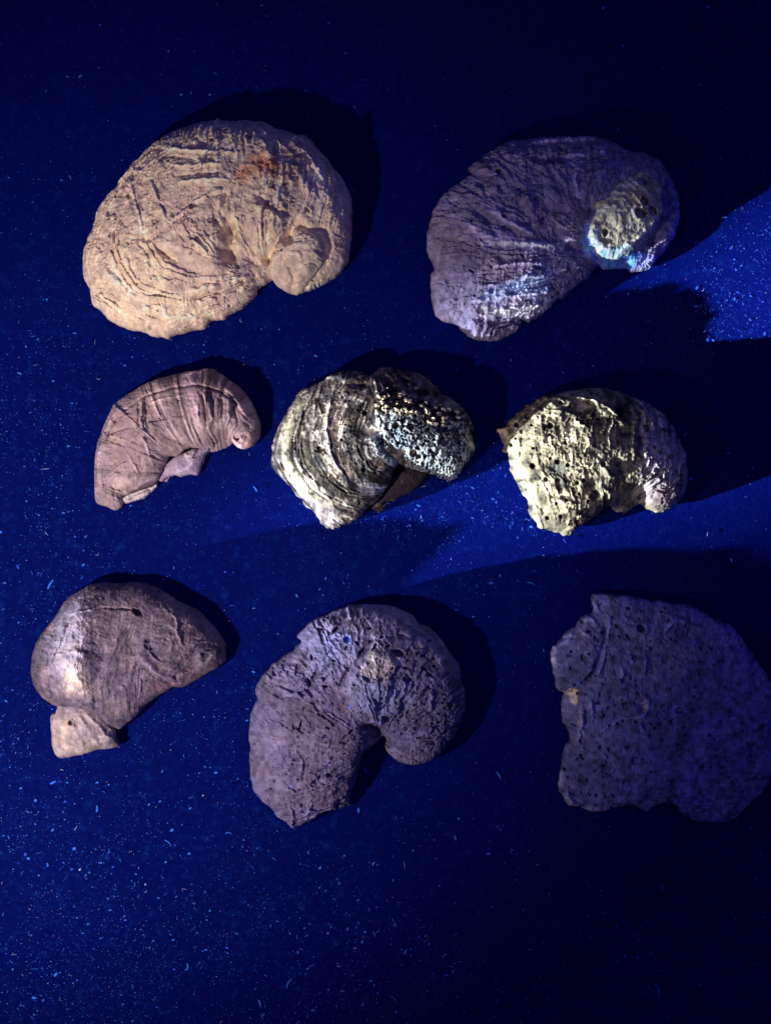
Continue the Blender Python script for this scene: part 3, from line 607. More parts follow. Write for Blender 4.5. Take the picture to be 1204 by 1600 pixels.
def sponge(sd, depth, thr=.34, cell=8.0):
    def fn(X, Y, z, C, u, crop, G):
        wx = X + 2.4 * fbm(X, Y, 9, sd + 1, 2); wy = Y + 2.4 * fbm(X, Y, 9, sd + 2, 2)
        f1, idv, e = worley(wx, wy, cell, sd)
        f1b, idb, eb = worley(wx + 3, wy * 1.2, cell * .6, sd + 21)
        pick = noise(X, Y, 22, sd + 22) > 0
        f1 = np.where(pick, f1, f1b); idv = np.where(pick, idv, idb); e = np.where(pick, e, eb)
        t2 = np.abs(fbm(wx, wy, 10, sd + 5, 3))
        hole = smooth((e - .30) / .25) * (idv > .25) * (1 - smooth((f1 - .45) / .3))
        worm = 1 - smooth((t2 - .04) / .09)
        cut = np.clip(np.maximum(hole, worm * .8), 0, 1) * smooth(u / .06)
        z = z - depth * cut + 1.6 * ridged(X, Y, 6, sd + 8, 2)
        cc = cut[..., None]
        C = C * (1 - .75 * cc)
        # along the upper flank the crust breaks up into separate cream beads on a dark ground
        vy = (Y - crop.y0) * crop.k; vx = (X - crop.x0) * crop.k
        up = smooth((325 + (vx - 600) * .16 + 45 * fbm(X, Y, 18, sd + 9, 2) - vy) / 40)
        g1, gid, ge = worley(wx, wy, 9.0, sd + 12)
        bead = smooth((.46 - g1) / .16) * (gid > .22) * smooth(u / .05)
        z = lerp(z, z + 8 * bead - 3 * (1 - bead), up)
        Cb = lerp(np.array((.07, .055, .05)) + 0 * C, np.array((1.7, 1.45, .95)) * (.8 + .3 * gid[..., None]), bead[..., None])
        return z, lerp(C, Cb, up[..., None])
    return fn
relief('spongy_crust', o4, K, [(588,290),(580,230),(605,195),(650,190),(720,200),(760,230),(830,258),(900,268),(950,282),(1010,305),(1055,350),(1045,420),(1050,500),(1015,590),(970,636),(920,624),(860,604),(800,596),(750,585),(728,530),(740,500),(690,490),(660,480),(640,520),(690,530),(700,560),(670,575),(630,550),(600,520),(580,470),(590,420),(620,400),(595,350)],
    H=12, zE=1, gain=.62, tint=(.97, 1.0, 1.03), over=o_top[v_o4.name][0], zref=o_top[v_o4.name][1], seed=37, jag=3.2, jagscale=7, rough=2.6, mat=M_crust, skirt=7, base=(.42,.47,.46), tones=[((.22,.30,.36),14,.6,1),((.62,.66,.60),12,.6,2)],
    feats=[('P',760,385,16,18),('R',[(880,385),(960,390),(990,430),(1000,500)],12,-12),('P',690,380,14,16),('P',775,510,15,14),('P',920,460,14,12),('R',[(900,520),(960,530),(1010,540)],7,4)],
    colours=[([(580,190),(700,190),(800,240),(900,265),(1010,300),(1050,350),(1010,380),(900,350),(800,330),(700,340),(600,320)],(1.0,.86,.56),20,.85),((945,300,40,26),(1.0,.70,.36),.7,.8),((1040,400,26,90),(.80,.60,.40),.7,.6),
             ((640,300,60,50),(.95,.95,.80),.6,.7),((960,420,55,50),(.24,.17,.17),.6,.8),((650,500,70,70),(.36,.44,.52),.7,.7),((700,430,60,50),(.25,.38,.48),.8,.5),((950,600,60,30),(.75,.75,.62),.7,.6)], extra=sponge(41, 15))

# ------------------------------------------------------------------ fossil 5: cream shell with round bore holes
K = Crop(750, 580, 3.344)
o5 = fossil('bright cream shell drilled with round black holes, ending in a dull smooth curl', 930, 715)
relief('shell_valve', o5, K, [(88,300),(130,290),(150,260),(190,220),(240,175),(290,150),(330,118),(400,115),(470,100),(560,88),(640,85),(700,100),(780,130),(850,155),(920,200),(970,240),(1010,300),(1045,370),(1070,430),(1082,500),(1085,570),(1070,630),(1040,680),(990,720),(930,742),(880,725),(846,702),(826,700),(800,716),(765,738),(715,738),(680,712),(655,716),(625,735),(600,765),(560,785),(520,810),(460,862),(400,845),(350,830),(310,820),(295,790),(265,760),(250,720),(255,690),(220,640),(190,580),(160,520),(150,430),(120,420),(125,380),(110,350),(100,320)],
    H=98, zE=9, power=.47, seed=51, jag=2.4, jagscale=6, tint=(1, .97, .74), gain=.48, mott=1.1, bandamp=.6, fmul=.95, source=[(420,300,120,.6),(900,420,110,.6)],
    arcs=[(0,[(330,118),(190,220),(100,300),(150,430),(160,520),(220,640),(265,760),(310,820)]),(1,[(400,115),(280,220),(220,340),(230,470),(290,600),(330,700),(350,830)]),(2,[(470,100),(360,220),(310,340),(330,470),(400,580),(440,680),(460,862)]),
          (3,[(560,88),(480,220),(430,340),(450,460),(520,560),(560,640),(560,785)]),(4,[(600,88),(600,200),(560,330),(580,440),(630,540),(650,640)]),(5,[(640,90),(720,230),(700,330),(680,440),(700,540),(700,640)]),
          (6,[(720,110),(790,240),(800,330),(780,440),(760,560)]),(7,[(820,145),(880,260),(890,350),(870,450),(820,590)]),(8,[(950,220),(980,350),(980,480),(920,590)]),(9,[(1070,430),(1060,600),(960,680),(880,650)]),(10,[(990,720),(920,740),(850,690)])],
    freq=2.2, lam=4.4, fine=.9, rough=3.8, warp=.3, base=(.70,.66,.52), tones=[((.10,.10,.10),18,.9,1),((.95,.92,.76),30,.5,2)],
    feats=[('B',760,680,85,60,-25,-50),('B',835,650,22,30,0,-30),('S',[(370,160),(430,145),(500,150),(560,165),(600,190)],12,13),('S',[(360,210),(420,225),(470,255),(500,280)],12,11),('S',[(585,165),(620,200),(670,240),(710,275),(745,275)],16,17),('S',[(650,155),(700,190),(750,215),(800,225)],13,13),('S',[(770,185),(830,230),(870,290),(880,330)],12,10),
           ('R',[(390,135),(500,165),(590,200)],9,-9),('R',[(600,190),(660,245),(740,285)],11,-11),('R',[(690,200),(790,235)],9,-9),('R',[(500,270),(560,265),(600,262)],5,-5),
           ('R',[(195,330),(185,420),(200,520),(240,600)],9,5),('R',[(290,220),(300,330),(300,420)],12,5),('R',[(395,235),(400,300),(430,340)],8,6),('R',[(440,240),(430,330)],6,-4),('R',[(520,350),(530,400),(500,440),(450,455)],6,5),
           ('B',370,515,60,40,25,-11),('B',560,605,45,30,30,-7),('R',[(640,460),(690,500),(700,560)],22,-12),('R',[(600,500),(640,560),(690,550)],10,8),('B',640,540,30,40,0,8),('R',[(720,560),(760,530)],14,-12),('R',[(680,590),(720,570)],10,-8),
           ('F',[(500,750),(520,710),(620,700),(650,715),(600,768),(540,780)],-6,14),('R',[(260,690),(300,740),(300,800)],10,6),('R',[(330,700),(420,690),(520,700)],9,5),('R',[(310,640),(400,660),(480,640)],9,-4),
           ('R',[(600,620),(650,640),(650,690)],12,8),('R',[(870,632),(885,645),(880,665),(850,680)],9,-10),('B',930,690,70,40,-20,6),('R',[(790,320),(800,400),(780,460)],16,-7),('R',[(760,410),(760,470)],10,5),
           ('R',[(800,430),(840,420)],6,-4),('P',885,345,11,6,2,-50),('P',1000,440,8,6,2,20),('P',830,415,6,6,2.4,80),('R',[(420,835),(470,820),(540,780)],7,6),('B',140,300,30,20,0,5)]
        + [('P',a,b,r,13) for a,b,r in [(182,286,12),(342,297,13),(402,178,10),(445,200,9),(477,265,8),(580,266,8),(500,280,12),(830,307,16),(258,500,13),(380,480,12),(430,497,9),(342,465,7),(414,385,8),(337,342,6),(322,570,11),(478,588,10),(508,576,9),(490,645,7),(570,650,25),(538,681,8),(378,694,8),(425,676,7),(340,766,10),(404,760,9),(870,408,8),(880,522,11),(910,560,10),(1038,495,11),(258,410,6),(252,290,6),(175,358,6),(155,388,8),(605,492,12),(388,627,5),(452,800,5),(228,248,6),(292,440,5),(860,470,5),(560,405,5)]]
        + rnd_pits(40,700,250,1040,680,2.5,5,4,(1,2.5),seed=52),
    colours=[([(760,150),(900,180),(1100,400),(1100,700),(940,760),(820,690),(760,560),(780,420)],(1.05,.92,1.35),70,.95),((755,690,80,55),(.24,.24,.34),.5,.9),((370,515,75,48),(.17,.19,.19),.5,.85),([(180,580),(290,570),(330,600),(280,660),(300,700),(250,700),(200,620)],(1.0,.98,.84),20,1.0),  # right side tinted for its blue light, hollow by the curl darkened for shade
             ([(540,350),(700,330),(740,420),(720,600),(640,640),(560,560),(520,440)],(.36,.33,.34),50,.8),([(300,720),(480,690),(640,690),(600,780),(460,860),(310,820)],(.40,.36,.33),30,.8),([(480,730),(640,690),(620,740),(540,780)],(.24,.25,.28),14,.8),
             ((420,340,90,40),(1.0,.96,.76),1,.7),((430,280,90,50),(.80,.72,.46),1,.5),([(840,600),(960,580),(1030,640),(930,745),(850,720)],(.44,.34,.38),30,.7),((150,250,80,40),(.42,.40,.36),.8,.6),((555,218,14,16),(.2,.4,.7),.8,.5),((950,440,18,12),(.2,.4,.8),.8,.5)])

# ------------------------------------------------------------------ fossil 6: smooth grey shell with broken tail piece
K = Crop(30, 880, 3.254)
o6 = fossil('smooth grey violet shell with a hairline crack and a square broken tail', 200, 1050)
relief('tail_piece', o6, K, [(152,775),(180,762),(188,725),(220,700),(300,690),(380,720),(440,790),(470,830),(486,850),(488,890),(505,935),(480,948),(400,955),(330,975),(270,990),(205,1000),(175,980),(158,930),(155,850)],
    H=36, zE=14, z0=2, zref=34, gain=.6, mott=.6, tint=(1, 1, 1.25), seed=60, jag=1.2, rough=1.6, power=.42, base=(.55,.46,.40), tones=[((.40,.34,.36),20,.55,1),((.66,.54,.40),30,.5,2)],
    feats=[('R',[(310,760),(360,830),(400,900),(420,945)],10,3.5),('R',[(290,800),(330,870),(350,950)],9,-3.5),('R',[(350,760),(420,830),(470,900)],9,4),('P',270,803,10,7),('R',[(250,795),(270,785),(290,800),(285,820),(262,822)],5,4),('R',[(190,740),(195,820),(180,900)],7,-4),('R',[(200,860),(220,900),(250,915)],9,3),('R',[(330,900),(400,880),(480,860)],10,3)],
    colours=[((240,820,45,55),(.88,.72,.42),1,.7),((190,950,40,50),(.74,.60,.42),1,.5)])
relief('shell_valve', o6, K, [(62,540),(65,470),(85,410),(120,350),(160,300),(190,260),(220,205),(260,160),(300,140),(360,105),(430,98),(520,105),(570,93),(640,105),(700,125),(750,155),(800,190),(850,215),(910,240),(950,285),(1000,340),(1045,410),(1045,500),(1000,540),(950,570),(890,605),(830,635),(790,630),(740,660),(680,700),(640,730),(600,780),(560,810),(510,850),(480,838),(440,830),(420,790),(360,750),(300,738),(190,730),(150,710),(100,665),(68,610)],
    H=108, zE=9, power=.5, seed=61, jag=1.0, tint=(1.03, .97, 1.15), gain=.47, mott=.6, fmul=1.1, bandamp=.4, source=[(330,450,120,1.6)],
    arcs=[(0,[(300,140),(120,350),(62,540),(100,665)]),(1,[(400,100),(220,300),(180,500),(190,720)]),(2,[(520,105),(350,300),(310,500),(320,730)]),(3,[(640,105),(520,300),(440,500),(420,780)]),(4,[(780,180),(650,330),(560,500),(520,840)]),(5,[(910,240),(800,380),(700,520),(640,730)]),(6,[(1040,410),(900,480),(800,600)])],
    freq=2.2, lam=3.6, fine=.8, rough=2.3, warp=.35, base=(.26,.225,.29), tones=[((.18,.16,.22),34,.6,1),((.46,.38,.36),26,.5,2)],
    feats=[('B',385,420,85,330,0,15),('B',600,380,130,170,0,-16),('B',200,450,60,200,0,-8),('R',[(280,258),(340,235),(420,213)],5,3.5),('R',[(420,215),(500,217),(600,224)],4.5,-7),('R',[(420,210),(440,216)],5,4),('P',628,238,12,10,2.1,30),('R',[(700,180),(740,200),(770,240),(820,270),(825,330),(850,400)],6,4.5),('R',[(740,190),(780,240),(815,290)],6,-4),
           ('R',[(540,360),(570,330),(620,290),(650,290)],6,3),('R',[(680,385),(700,440),(740,480),(790,490)],7,5),('P',690,408,13,6,1.5,20),('P',685,378,9,4,1.5,0),('R',[(870,480),(900,445),(960,430)],6,-5),('R',[(700,360),(800,390),(790,440)],7,3),
           ('R',[(640,480),(690,490),(720,530),(760,565),(810,575),(830,550)],16,8),('R',[(640,510),(690,520),(720,555),(770,590),(815,590)],12,-8),('R',[(820,590),(815,560),(870,520),(920,500)],9,-10),('B',870,500,50,30,-20,-8),('R',[(600,470),(640,455),(700,470)],14,5),
           ('B',700,620,90,60,-30,-10),('R',[(410,700),(430,750),(440,830)],9,-7),('R',[(440,650),(415,700),(410,740)],8,-6),('B',460,500,50,110,10,-9),('B',340,470,80,60,0,7),('B',350,620,80,60,0,7),('R',[(300,430),(380,415),(420,440)],10,5),
           ('R',[(200,440),(260,430),(310,425)],6,-3.5),('R',[(190,450),(185,550),(190,640),(192,780)],7,-4),('R',[(140,340),(150,358),(190,355),(210,310),(185,290)],5,3),('R',[(120,470),(130,560),(150,600)],10,3),('R',[(250,570),(290,540),(280,620)],9,4),('R',[(430,300),(450,340),(520,330)],10,-3),('R',[(430,280),(440,260)],5,3),('R',[(80,430),(110,436)],5,3)]
           + [('B',random.Random(i+200).uniform(220,430),random.Random(i+260).uniform(300,700),random.Random(i).uniform(12,28),random.Random(i+9).uniform(8,16),random.Random(i+4).uniform(-30,40),random.Random(i+2).uniform(1.5,3.4)) for i in range(30)],
    colours=[((330,560,110,150),(.74,.58,.32),1,.85),((330,400,70,50),(.55,.48,.36),1,.5),((400,640,60,60),(.80,.62,.40),1,.5),((115,560,85,190),(.20,.17,.18),.6,.9),((200,560,30,200),(.20,.18,.20),.9,.6),((250,330,110,150),(.42,.42,.44),.9,.6),((150,690,50,40),(.52,.36,.30),.8,.7),((170,330,50,30),(.56,.36,.30),.7,.7),  # yellow tone also carries the bright torchlit strip, left margin darkened against glare
             ((760,610,140,60),(.44,.25,.26),.9,.7),((880,550,90,50),(.50,.27,.26),.9,.7),((590,500,50,40),(.50,.34,.36),1,.6),((460,400,30,40),(.58,.44,.42),1,.6),((980,300,60,120),(.36,.28,.38),.8,.5)])

# ------------------------------------------------------------------ fossil 7: large violet C-shaped shell
K = Crop(360, 920, 3.01)
o7 = fossil('large dusky violet hook shaped shell with a small chalky yellow patch', 555, 1110)
relief('shell_valve', o7, K, [(85,690),(88,620),(100,560),(125,520),(115,480),(125,440),(160,395),(200,350),(240,320),(300,280),(335,245),(312,225),(340,185),(380,150),(430,130),(490,100),(550,80),(640,72),(720,78),(790,92),(860,130),(890,165),(940,190),(985,230),(1030,300),(1075,360),(1085,420),(1105,490),(1105,560),(1080,640),(1045,710),(1000,770),(940,810),(870,830),(800,820),(755,790),(725,750),(722,700),(690,730),(650,755),(622,775),(610,830),(595,880),(580,940),(565,960),(563,1025),(520,1035),(450,1045),(400,1080),(350,1105),(295,1135),(265,1100),(220,1075),(190,1030),(140,990),(110,950),(92,890),(88,800),(92,740)],
    H=108, zE=8, power=.45, seed=71, jag=2.0, tint=(.92, 1.03, 1.5), gain=.53, mott=.65, fmul=1.2, plate=26, broken=1.8, crest=.5, source=[(820,330,140,1.0)],
    arcs=[(0,[(560,1030),(400,1080),(295,1135)]),(1,[(590,900),(400,960),(200,1010),(120,960)]),(2,[(610,800),(400,850),(200,880),(92,860)]),(3,[(620,740),(450,740),(250,720),(90,700)]),(4,[(630,680),(480,600),(300,520),(120,500)]),(5,[(640,640),(520,520),(380,400),(240,320)]),
          (6,[(660,610),(560,480),(430,350),(340,190)]),(7,[(680,600),(620,460),(560,300),(490,100)]),(8,[(700,600),(680,430),(670,280),(680,75)]),(9,[(725,600),(760,440),(800,280),(860,130)]),(10,[(750,610),(850,500),(940,380),(1030,300)]),(11,[(770,640),(900,600),(1000,560),(1105,500)]),(12,[(760,690),(870,720),(960,740),(1045,710)]),(13,[(735,740),(800,790),(870,830)])],
    freq=2.2, lam=6.0, fine=.8, rough=3.0, warp=.4, base=(.30,.24,.32), tones=[((.20,.165,.24),24,.55,1),((.38,.285,.30),34,.5,2)],
    feats=[('R',[(722,700),(690,660),(650,630),(600,600)],30,-26),('B',690,690,50,60,30,-30),('R',[(735,620),(730,660),(725,720)],14,-16),('R',[(640,600),(690,590),(740,610)],12,8),
           ('S',[(420,340),(370,430),(400,520),(430,580)],14,6),('R',[(380,250),(360,340),(380,450),(410,540)],14,-7),('F',[(530,430),(560,370),(620,300),(680,250),(760,265),(800,330),(790,400),(740,470),(700,560),(640,580),(580,540),(540,490)],9,40),
           ('R',[(530,440),(560,360),(620,290),(660,245)],12,-9),('R',[(720,230),(790,205),(880,215),(960,260)],12,-6),('R',[(800,220),(880,220),(960,280),(1010,350)],18,5),('R',[(770,410),(750,480),(745,560)],9,-8),('R',[(740,420),(720,520)],9,6),('R',[(780,440),(760,520)],7,5),
           ('R',[(240,490),(300,470),(350,460),(380,480)],9,-6),('R',[(320,740),(350,780),(345,830)],7,5),('P',325,770,9,4,2,10),('P',485,843,10,9,3.0,-15),('R',[(290,1000),(298,1050),(292,1130)],10,7),('R',[(200,990),(260,1050),(300,1050),(440,1030),(540,1000)],9,-5),('R',[(300,1040),(420,1020),(555,985)],9,4),
           ('F',[(495,990),(530,965),(562,962),(563,1022),(500,1035)],-6,10),('R',[(250,960),(255,1000)],9,6),('R',[(660,780),(610,840),(590,900)],16,-4),('R',[(440,130),(500,110),(580,110)],14,-5),('P',790,280,14,12,1.6,20),
           ('R',[(820,150),(880,190),(960,240)],8,4),('R',[(880,470),(930,420),(940,480),(930,560)],8,4),('R',[(780,500),(810,530),(800,560)],9,-5),('R',[(760,520),(790,560)],7,4)]
        + [('P',a,b,r,8,s_,an) for a,b,r,s_,an in [(500,180,8,2.2,-50),(553,222,13,1.1,0),(655,172,5,2.2,0),(712,210,5,2,-30),(740,250,5,3,-25),(680,252,6,3,-60),(900,297,5,3,0),(950,312,5,1.6,0),(905,355,5,3.2,15),(950,345,5,2,0),(820,347,5,3,10),(645,393,8,2.6,35),(710,396,7,2,-30),(650,325,4,1.6,-50),(845,400,5,2.2,40),(815,395,6,1.6,60),(825,440,4,2.2,80),(380,415,8,2.4,80),(390,305,6,2,70),(455,432,6,2,0),(550,258,5,2.4,-60),(600,236,6,2,30),(340,615,5,4.2,-75),(310,620,4,3,70),(805,508,5,2,70),(830,548,4,2.6,-70),(925,380,8,1.6,0),(735,372,5,2,-30),(690,300,4,2,-20),(760,345,5,1.6,-40),(620,272,6,2.4,-40),(590,420,4,2,0)]]
        + rnd_pits(110,420,120,1070,780,3,5,5,(1.4,3.4),(-60,60),seed=72) + rnd_pits(45,110,330,560,1000,3,5,4,(1,2.6),(-60,60),seed=73),
    colours=[([(600,340),(650,260),(700,245),(790,290),(790,340),(740,370),(730,420),(680,400),(620,370)],(.86,.70,.48),22,.85),([(540,380),(620,350),(700,400),(800,350),(880,450),(900,560),(800,560),(700,600),(600,560),(530,470)],(.52,.52,.62),50,.65),
             ([(420,200),(560,150),(620,240),(560,330),(520,420),(420,400),(380,300)],(.30,.30,.44),40,.6),((240,680,120,90),(.58,.44,.46),1,.6),((450,900,140,110),(.46,.34,.39),1,.5),((780,130,160,60),(.50,.38,.42),1,.5),([(740,600),(860,590),(880,700),(830,760),(740,760),(720,700)],(.26,.22,.34),20,.7),
             ((700,480,190,120),(.46,.46,.62),1,.5),((553,222,22,20),(.05,.30,.95),.7,.9),((573,522,12,10),(.08,.20,.9),.7,.8),((623,563,14,8),(.08,.20,.9),.7,.8),((462,537,10,8),(.1,.2,.9),.7,.8),((767,732,9,9),(.05,.3,.9),.7,.8),((912,660,9,7),(.1,.5,.9),.7,.8),((207,684,14,8),(.2,.2,.8),.8,.7),((295,900,9,9),(.1,.3,.9),.8,.7),((460,258,12,10),(.2,.5,.9),.8,.7),((290,480,50,14),(.6,.6,.75),1,.6)])

# ------------------------------------------------------------------ fossil 8: broad flat dark slab-like valve
K = Crop(830, 900, 3.219)
o8 = fossil('broad flat dark indigo valve with a ragged pale left edge', 1040, 1110)
relief('shell_valve', o8, K, [(300,120),(310,95),(350,88),(430,97),(520,108),(600,128),(640,122),(700,140),(790,145),(850,170),(920,215),(990,240),(1040,285),(1080,350),(1130,420),(1180,490),(1212,560),(1230,700),(1230,850),(1212,950),(1200,1010),(1160,1080),(1110,1130),(1060,1170),(1020,1220),(960,1238),(880,1243),(800,1225),(750,1195),(710,1150),(670,1140),(640,1145),(605,1155),(580,1188),(545,1170),(520,1155),(440,1160),(400,1170),(370,1188),(300,1185),(240,1165),(190,1160),(160,1120),(135,1060),(140,1010),(155,930),(165,870),(190,820),(185,780),(160,740),(150,680),(155,630),(160,590),(125,565),(120,520),(105,470),(98,400),(105,360),(140,330),(180,280),(230,240),(250,205),(300,190),(310,160)],
    H=58, zE=9, power=.42, seed=81, jag=2.4, tint=(.88, 1.06, 1.6), gain=.9, mott=.75, fmul=1.5, plate=30, broken=1.8, crest=.9, jagscale=6, source=[(850,900,200,.8)],
    arcs=[(0,[(310,90),(180,280),(100,400),(155,630),(180,800),(140,1010),(190,1160)]),(1,[(430,97),(300,350),(260,600),(280,850),(300,1185)]),(2,[(560,115),(460,400),(430,650),(440,900),(450,1160)]),(3,[(700,140),(640,400),(600,650),(600,900),(600,1155)]),
          (4,[(850,170),(820,400),(780,600),(720,800),(680,1000),(680,1140)]),(5,[(990,240),(1000,450),(960,650),(860,800),(760,950),(720,1150)]),(6,[(1130,420),(1140,650),(1080,800),(950,860),(830,980),(790,1200)]),(7,[(1225,700),(1200,900),(1080,1000),(950,1100),(900,1240)])],
    freq=2.0, lam=2.8, fine=.4, rough=3.4, warp=.6, base=(.20,.17,.28), tones=[((.13,.115,.17),34,.6,1),((.28,.215,.24),22,.5,2)],
    feats=[('R',[(362,240),(355,320),(320,430),(290,480),(255,525)],9,-10),('R',[(385,225),(372,260),(345,400),(310,490)],9,4),('P',532,255,17,9,1.1,60),('R',[(560,235),(565,265),(545,282)],7,5),('R',[(640,275),(680,240),(720,215),(760,230)],9,6),('R',[(620,270),(660,260)],12,-7),
           ('R',[(430,440),(440,480),(425,510)],9,6),('R',[(460,390),(480,400),(490,430)],7,5),('R',[(550,380),(545,440),(540,480)],8,5),('B',600,400,22,16,0,7),('B',615,505,40,22,30,5),('R',[(545,590),(560,630),(545,670),(510,690)],11,10),('B',530,640,30,24,0,-9),('R',[(515,700),(520,740),(540,775)],8,5),
           ('R',[(675,655),(700,635),(735,635),(740,660),(715,680),(685,665)],6,6),('B',708,655,18,12,0,-6),('R',[(270,610),(285,660),(290,720)],9,6),('R',[(232,660),(235,720),(225,790),(222,830)],12,8),('R',[(195,720),(205,770)],10,6),
           ('R',[(1030,975),(1070,985),(1105,955),(1095,910),(1080,900)],7,7),('B',1065,955,20,20,0,-7),('R',[(1145,860),(1180,895),(1200,900)],7,5),('R',[(680,1010),(690,1080),(730,1150)],10,-7),('R',[(340,880),(365,905)],5,5),('R',[(440,930),(465,955)],4,4),('R',[(230,850),(300,885)],5,3),
           ('R',[(170,1060),(185,1110),(215,1150)],9,8),('R',[(240,1140),(260,1165)],7,6),('R',[(270,1140),(300,1175)],7,6),('R',[(250,205),(300,215),(310,240)],9,6),('R',[(230,245),(250,280),(275,290)],10,7),('R',[(300,120),(320,170),(310,185)],9,6),('R',[(120,360),(165,330),(200,270)],9,5),
           ('R',[(320,780),(420,700),(560,690)],8,3),('R',[(1000,250),(1060,340),(1130,440)],10,-4),('P',322,625,9,6),('P',247,412,10,5),('P',820,1068,12,6),('P',865,1113,12,5),('R',[(840,1130),(880,1130),(890,1110)],6,4),('P',440,710,8,5),('P',373,733,7,4),('P',1130,750,16,6),('P',965,660,12,6),('B',980,700,30,20,0,4)]
        + rnd_pits(240,120,130,1180,1180,3,8,7,(1,1.8),(0,180),seed=82),
    colours=[([(125,555),(150,570),(190,560),(225,560),(222,620),(205,650),(180,640),(160,600)],(1.5,1.1,.4),12,.95),((235,720,18,100),(.95,.70,.4),.6,.85),([(225,240),(250,250),(275,290),(250,295)],(.85,.60,.42),8,.9),((275,222,30,14),(.6,.46,.44),.6,.7),((312,150,14,40),(.70,.56,.50),.6,.7),
             ((550,640,28,60),(.8,.56,.36),.9,.75),((600,400,24,18),(.55,.38,.36),.8,.7),((435,470,16,40),(.60,.42,.40),.8,.6),((620,510,45,24),(.48,.36,.38),.8,.7),((500,630,40,30),(.45,.30,.36),.8,.6),((855,340,60,30),(.36,.18,.20),.9,.7),((870,1040,90,60),(.36,.25,.32),.9,.7),((960,1070,30,30),(.34,.24,.26),.9,.6),
             ((180,1120,45,55),(.8,.66,.5),.8,.8),((300,1165,70,22),(.85,.62,.45),.7,.8),((660,400,280,200),(.30,.22,.22),1,.6),((108,400,16,90),(.8,.66,.62),.7,.8),((165,300,60,14),(.8,.66,.6),.8,.7),((150,700,14,80),(.6,.48,.5),.8,.7),((142,1030,16,80),(.7,.56,.56),.8,.8),((690,240,50,20),(.42,.28,.26),.8,.6),((975,705,40,24),(.45,.42,.55),.8,.7),((350,150,60,50),(.3,.26,.36),.8,.5),((1090,940,30,40),(.4,.28,.32),.8,.5),
             ((796,325,11,9),(.05,.3,.95),.7,.95),((928,442,9,11),(.05,.3,.95),.7,.95),((960,720,10,8),(.1,.35,.95),.7,.95),((989,737,6,6),(.1,.35,.95),.7,.95),((656,242,8,7),(.1,.2,.95),.7,.95),((378,628,10,8),(.1,.25,.95),.7,.95),((220,528,8,8),(.1,.25,.95),.7,.95),((750,1085,10,8),(.1,.3,.95),.7,.95),((306,1046,9,7),(.1,.3,.95),.7,.95),((447,757,12,8),(.1,.3,.7),.7,.8)])


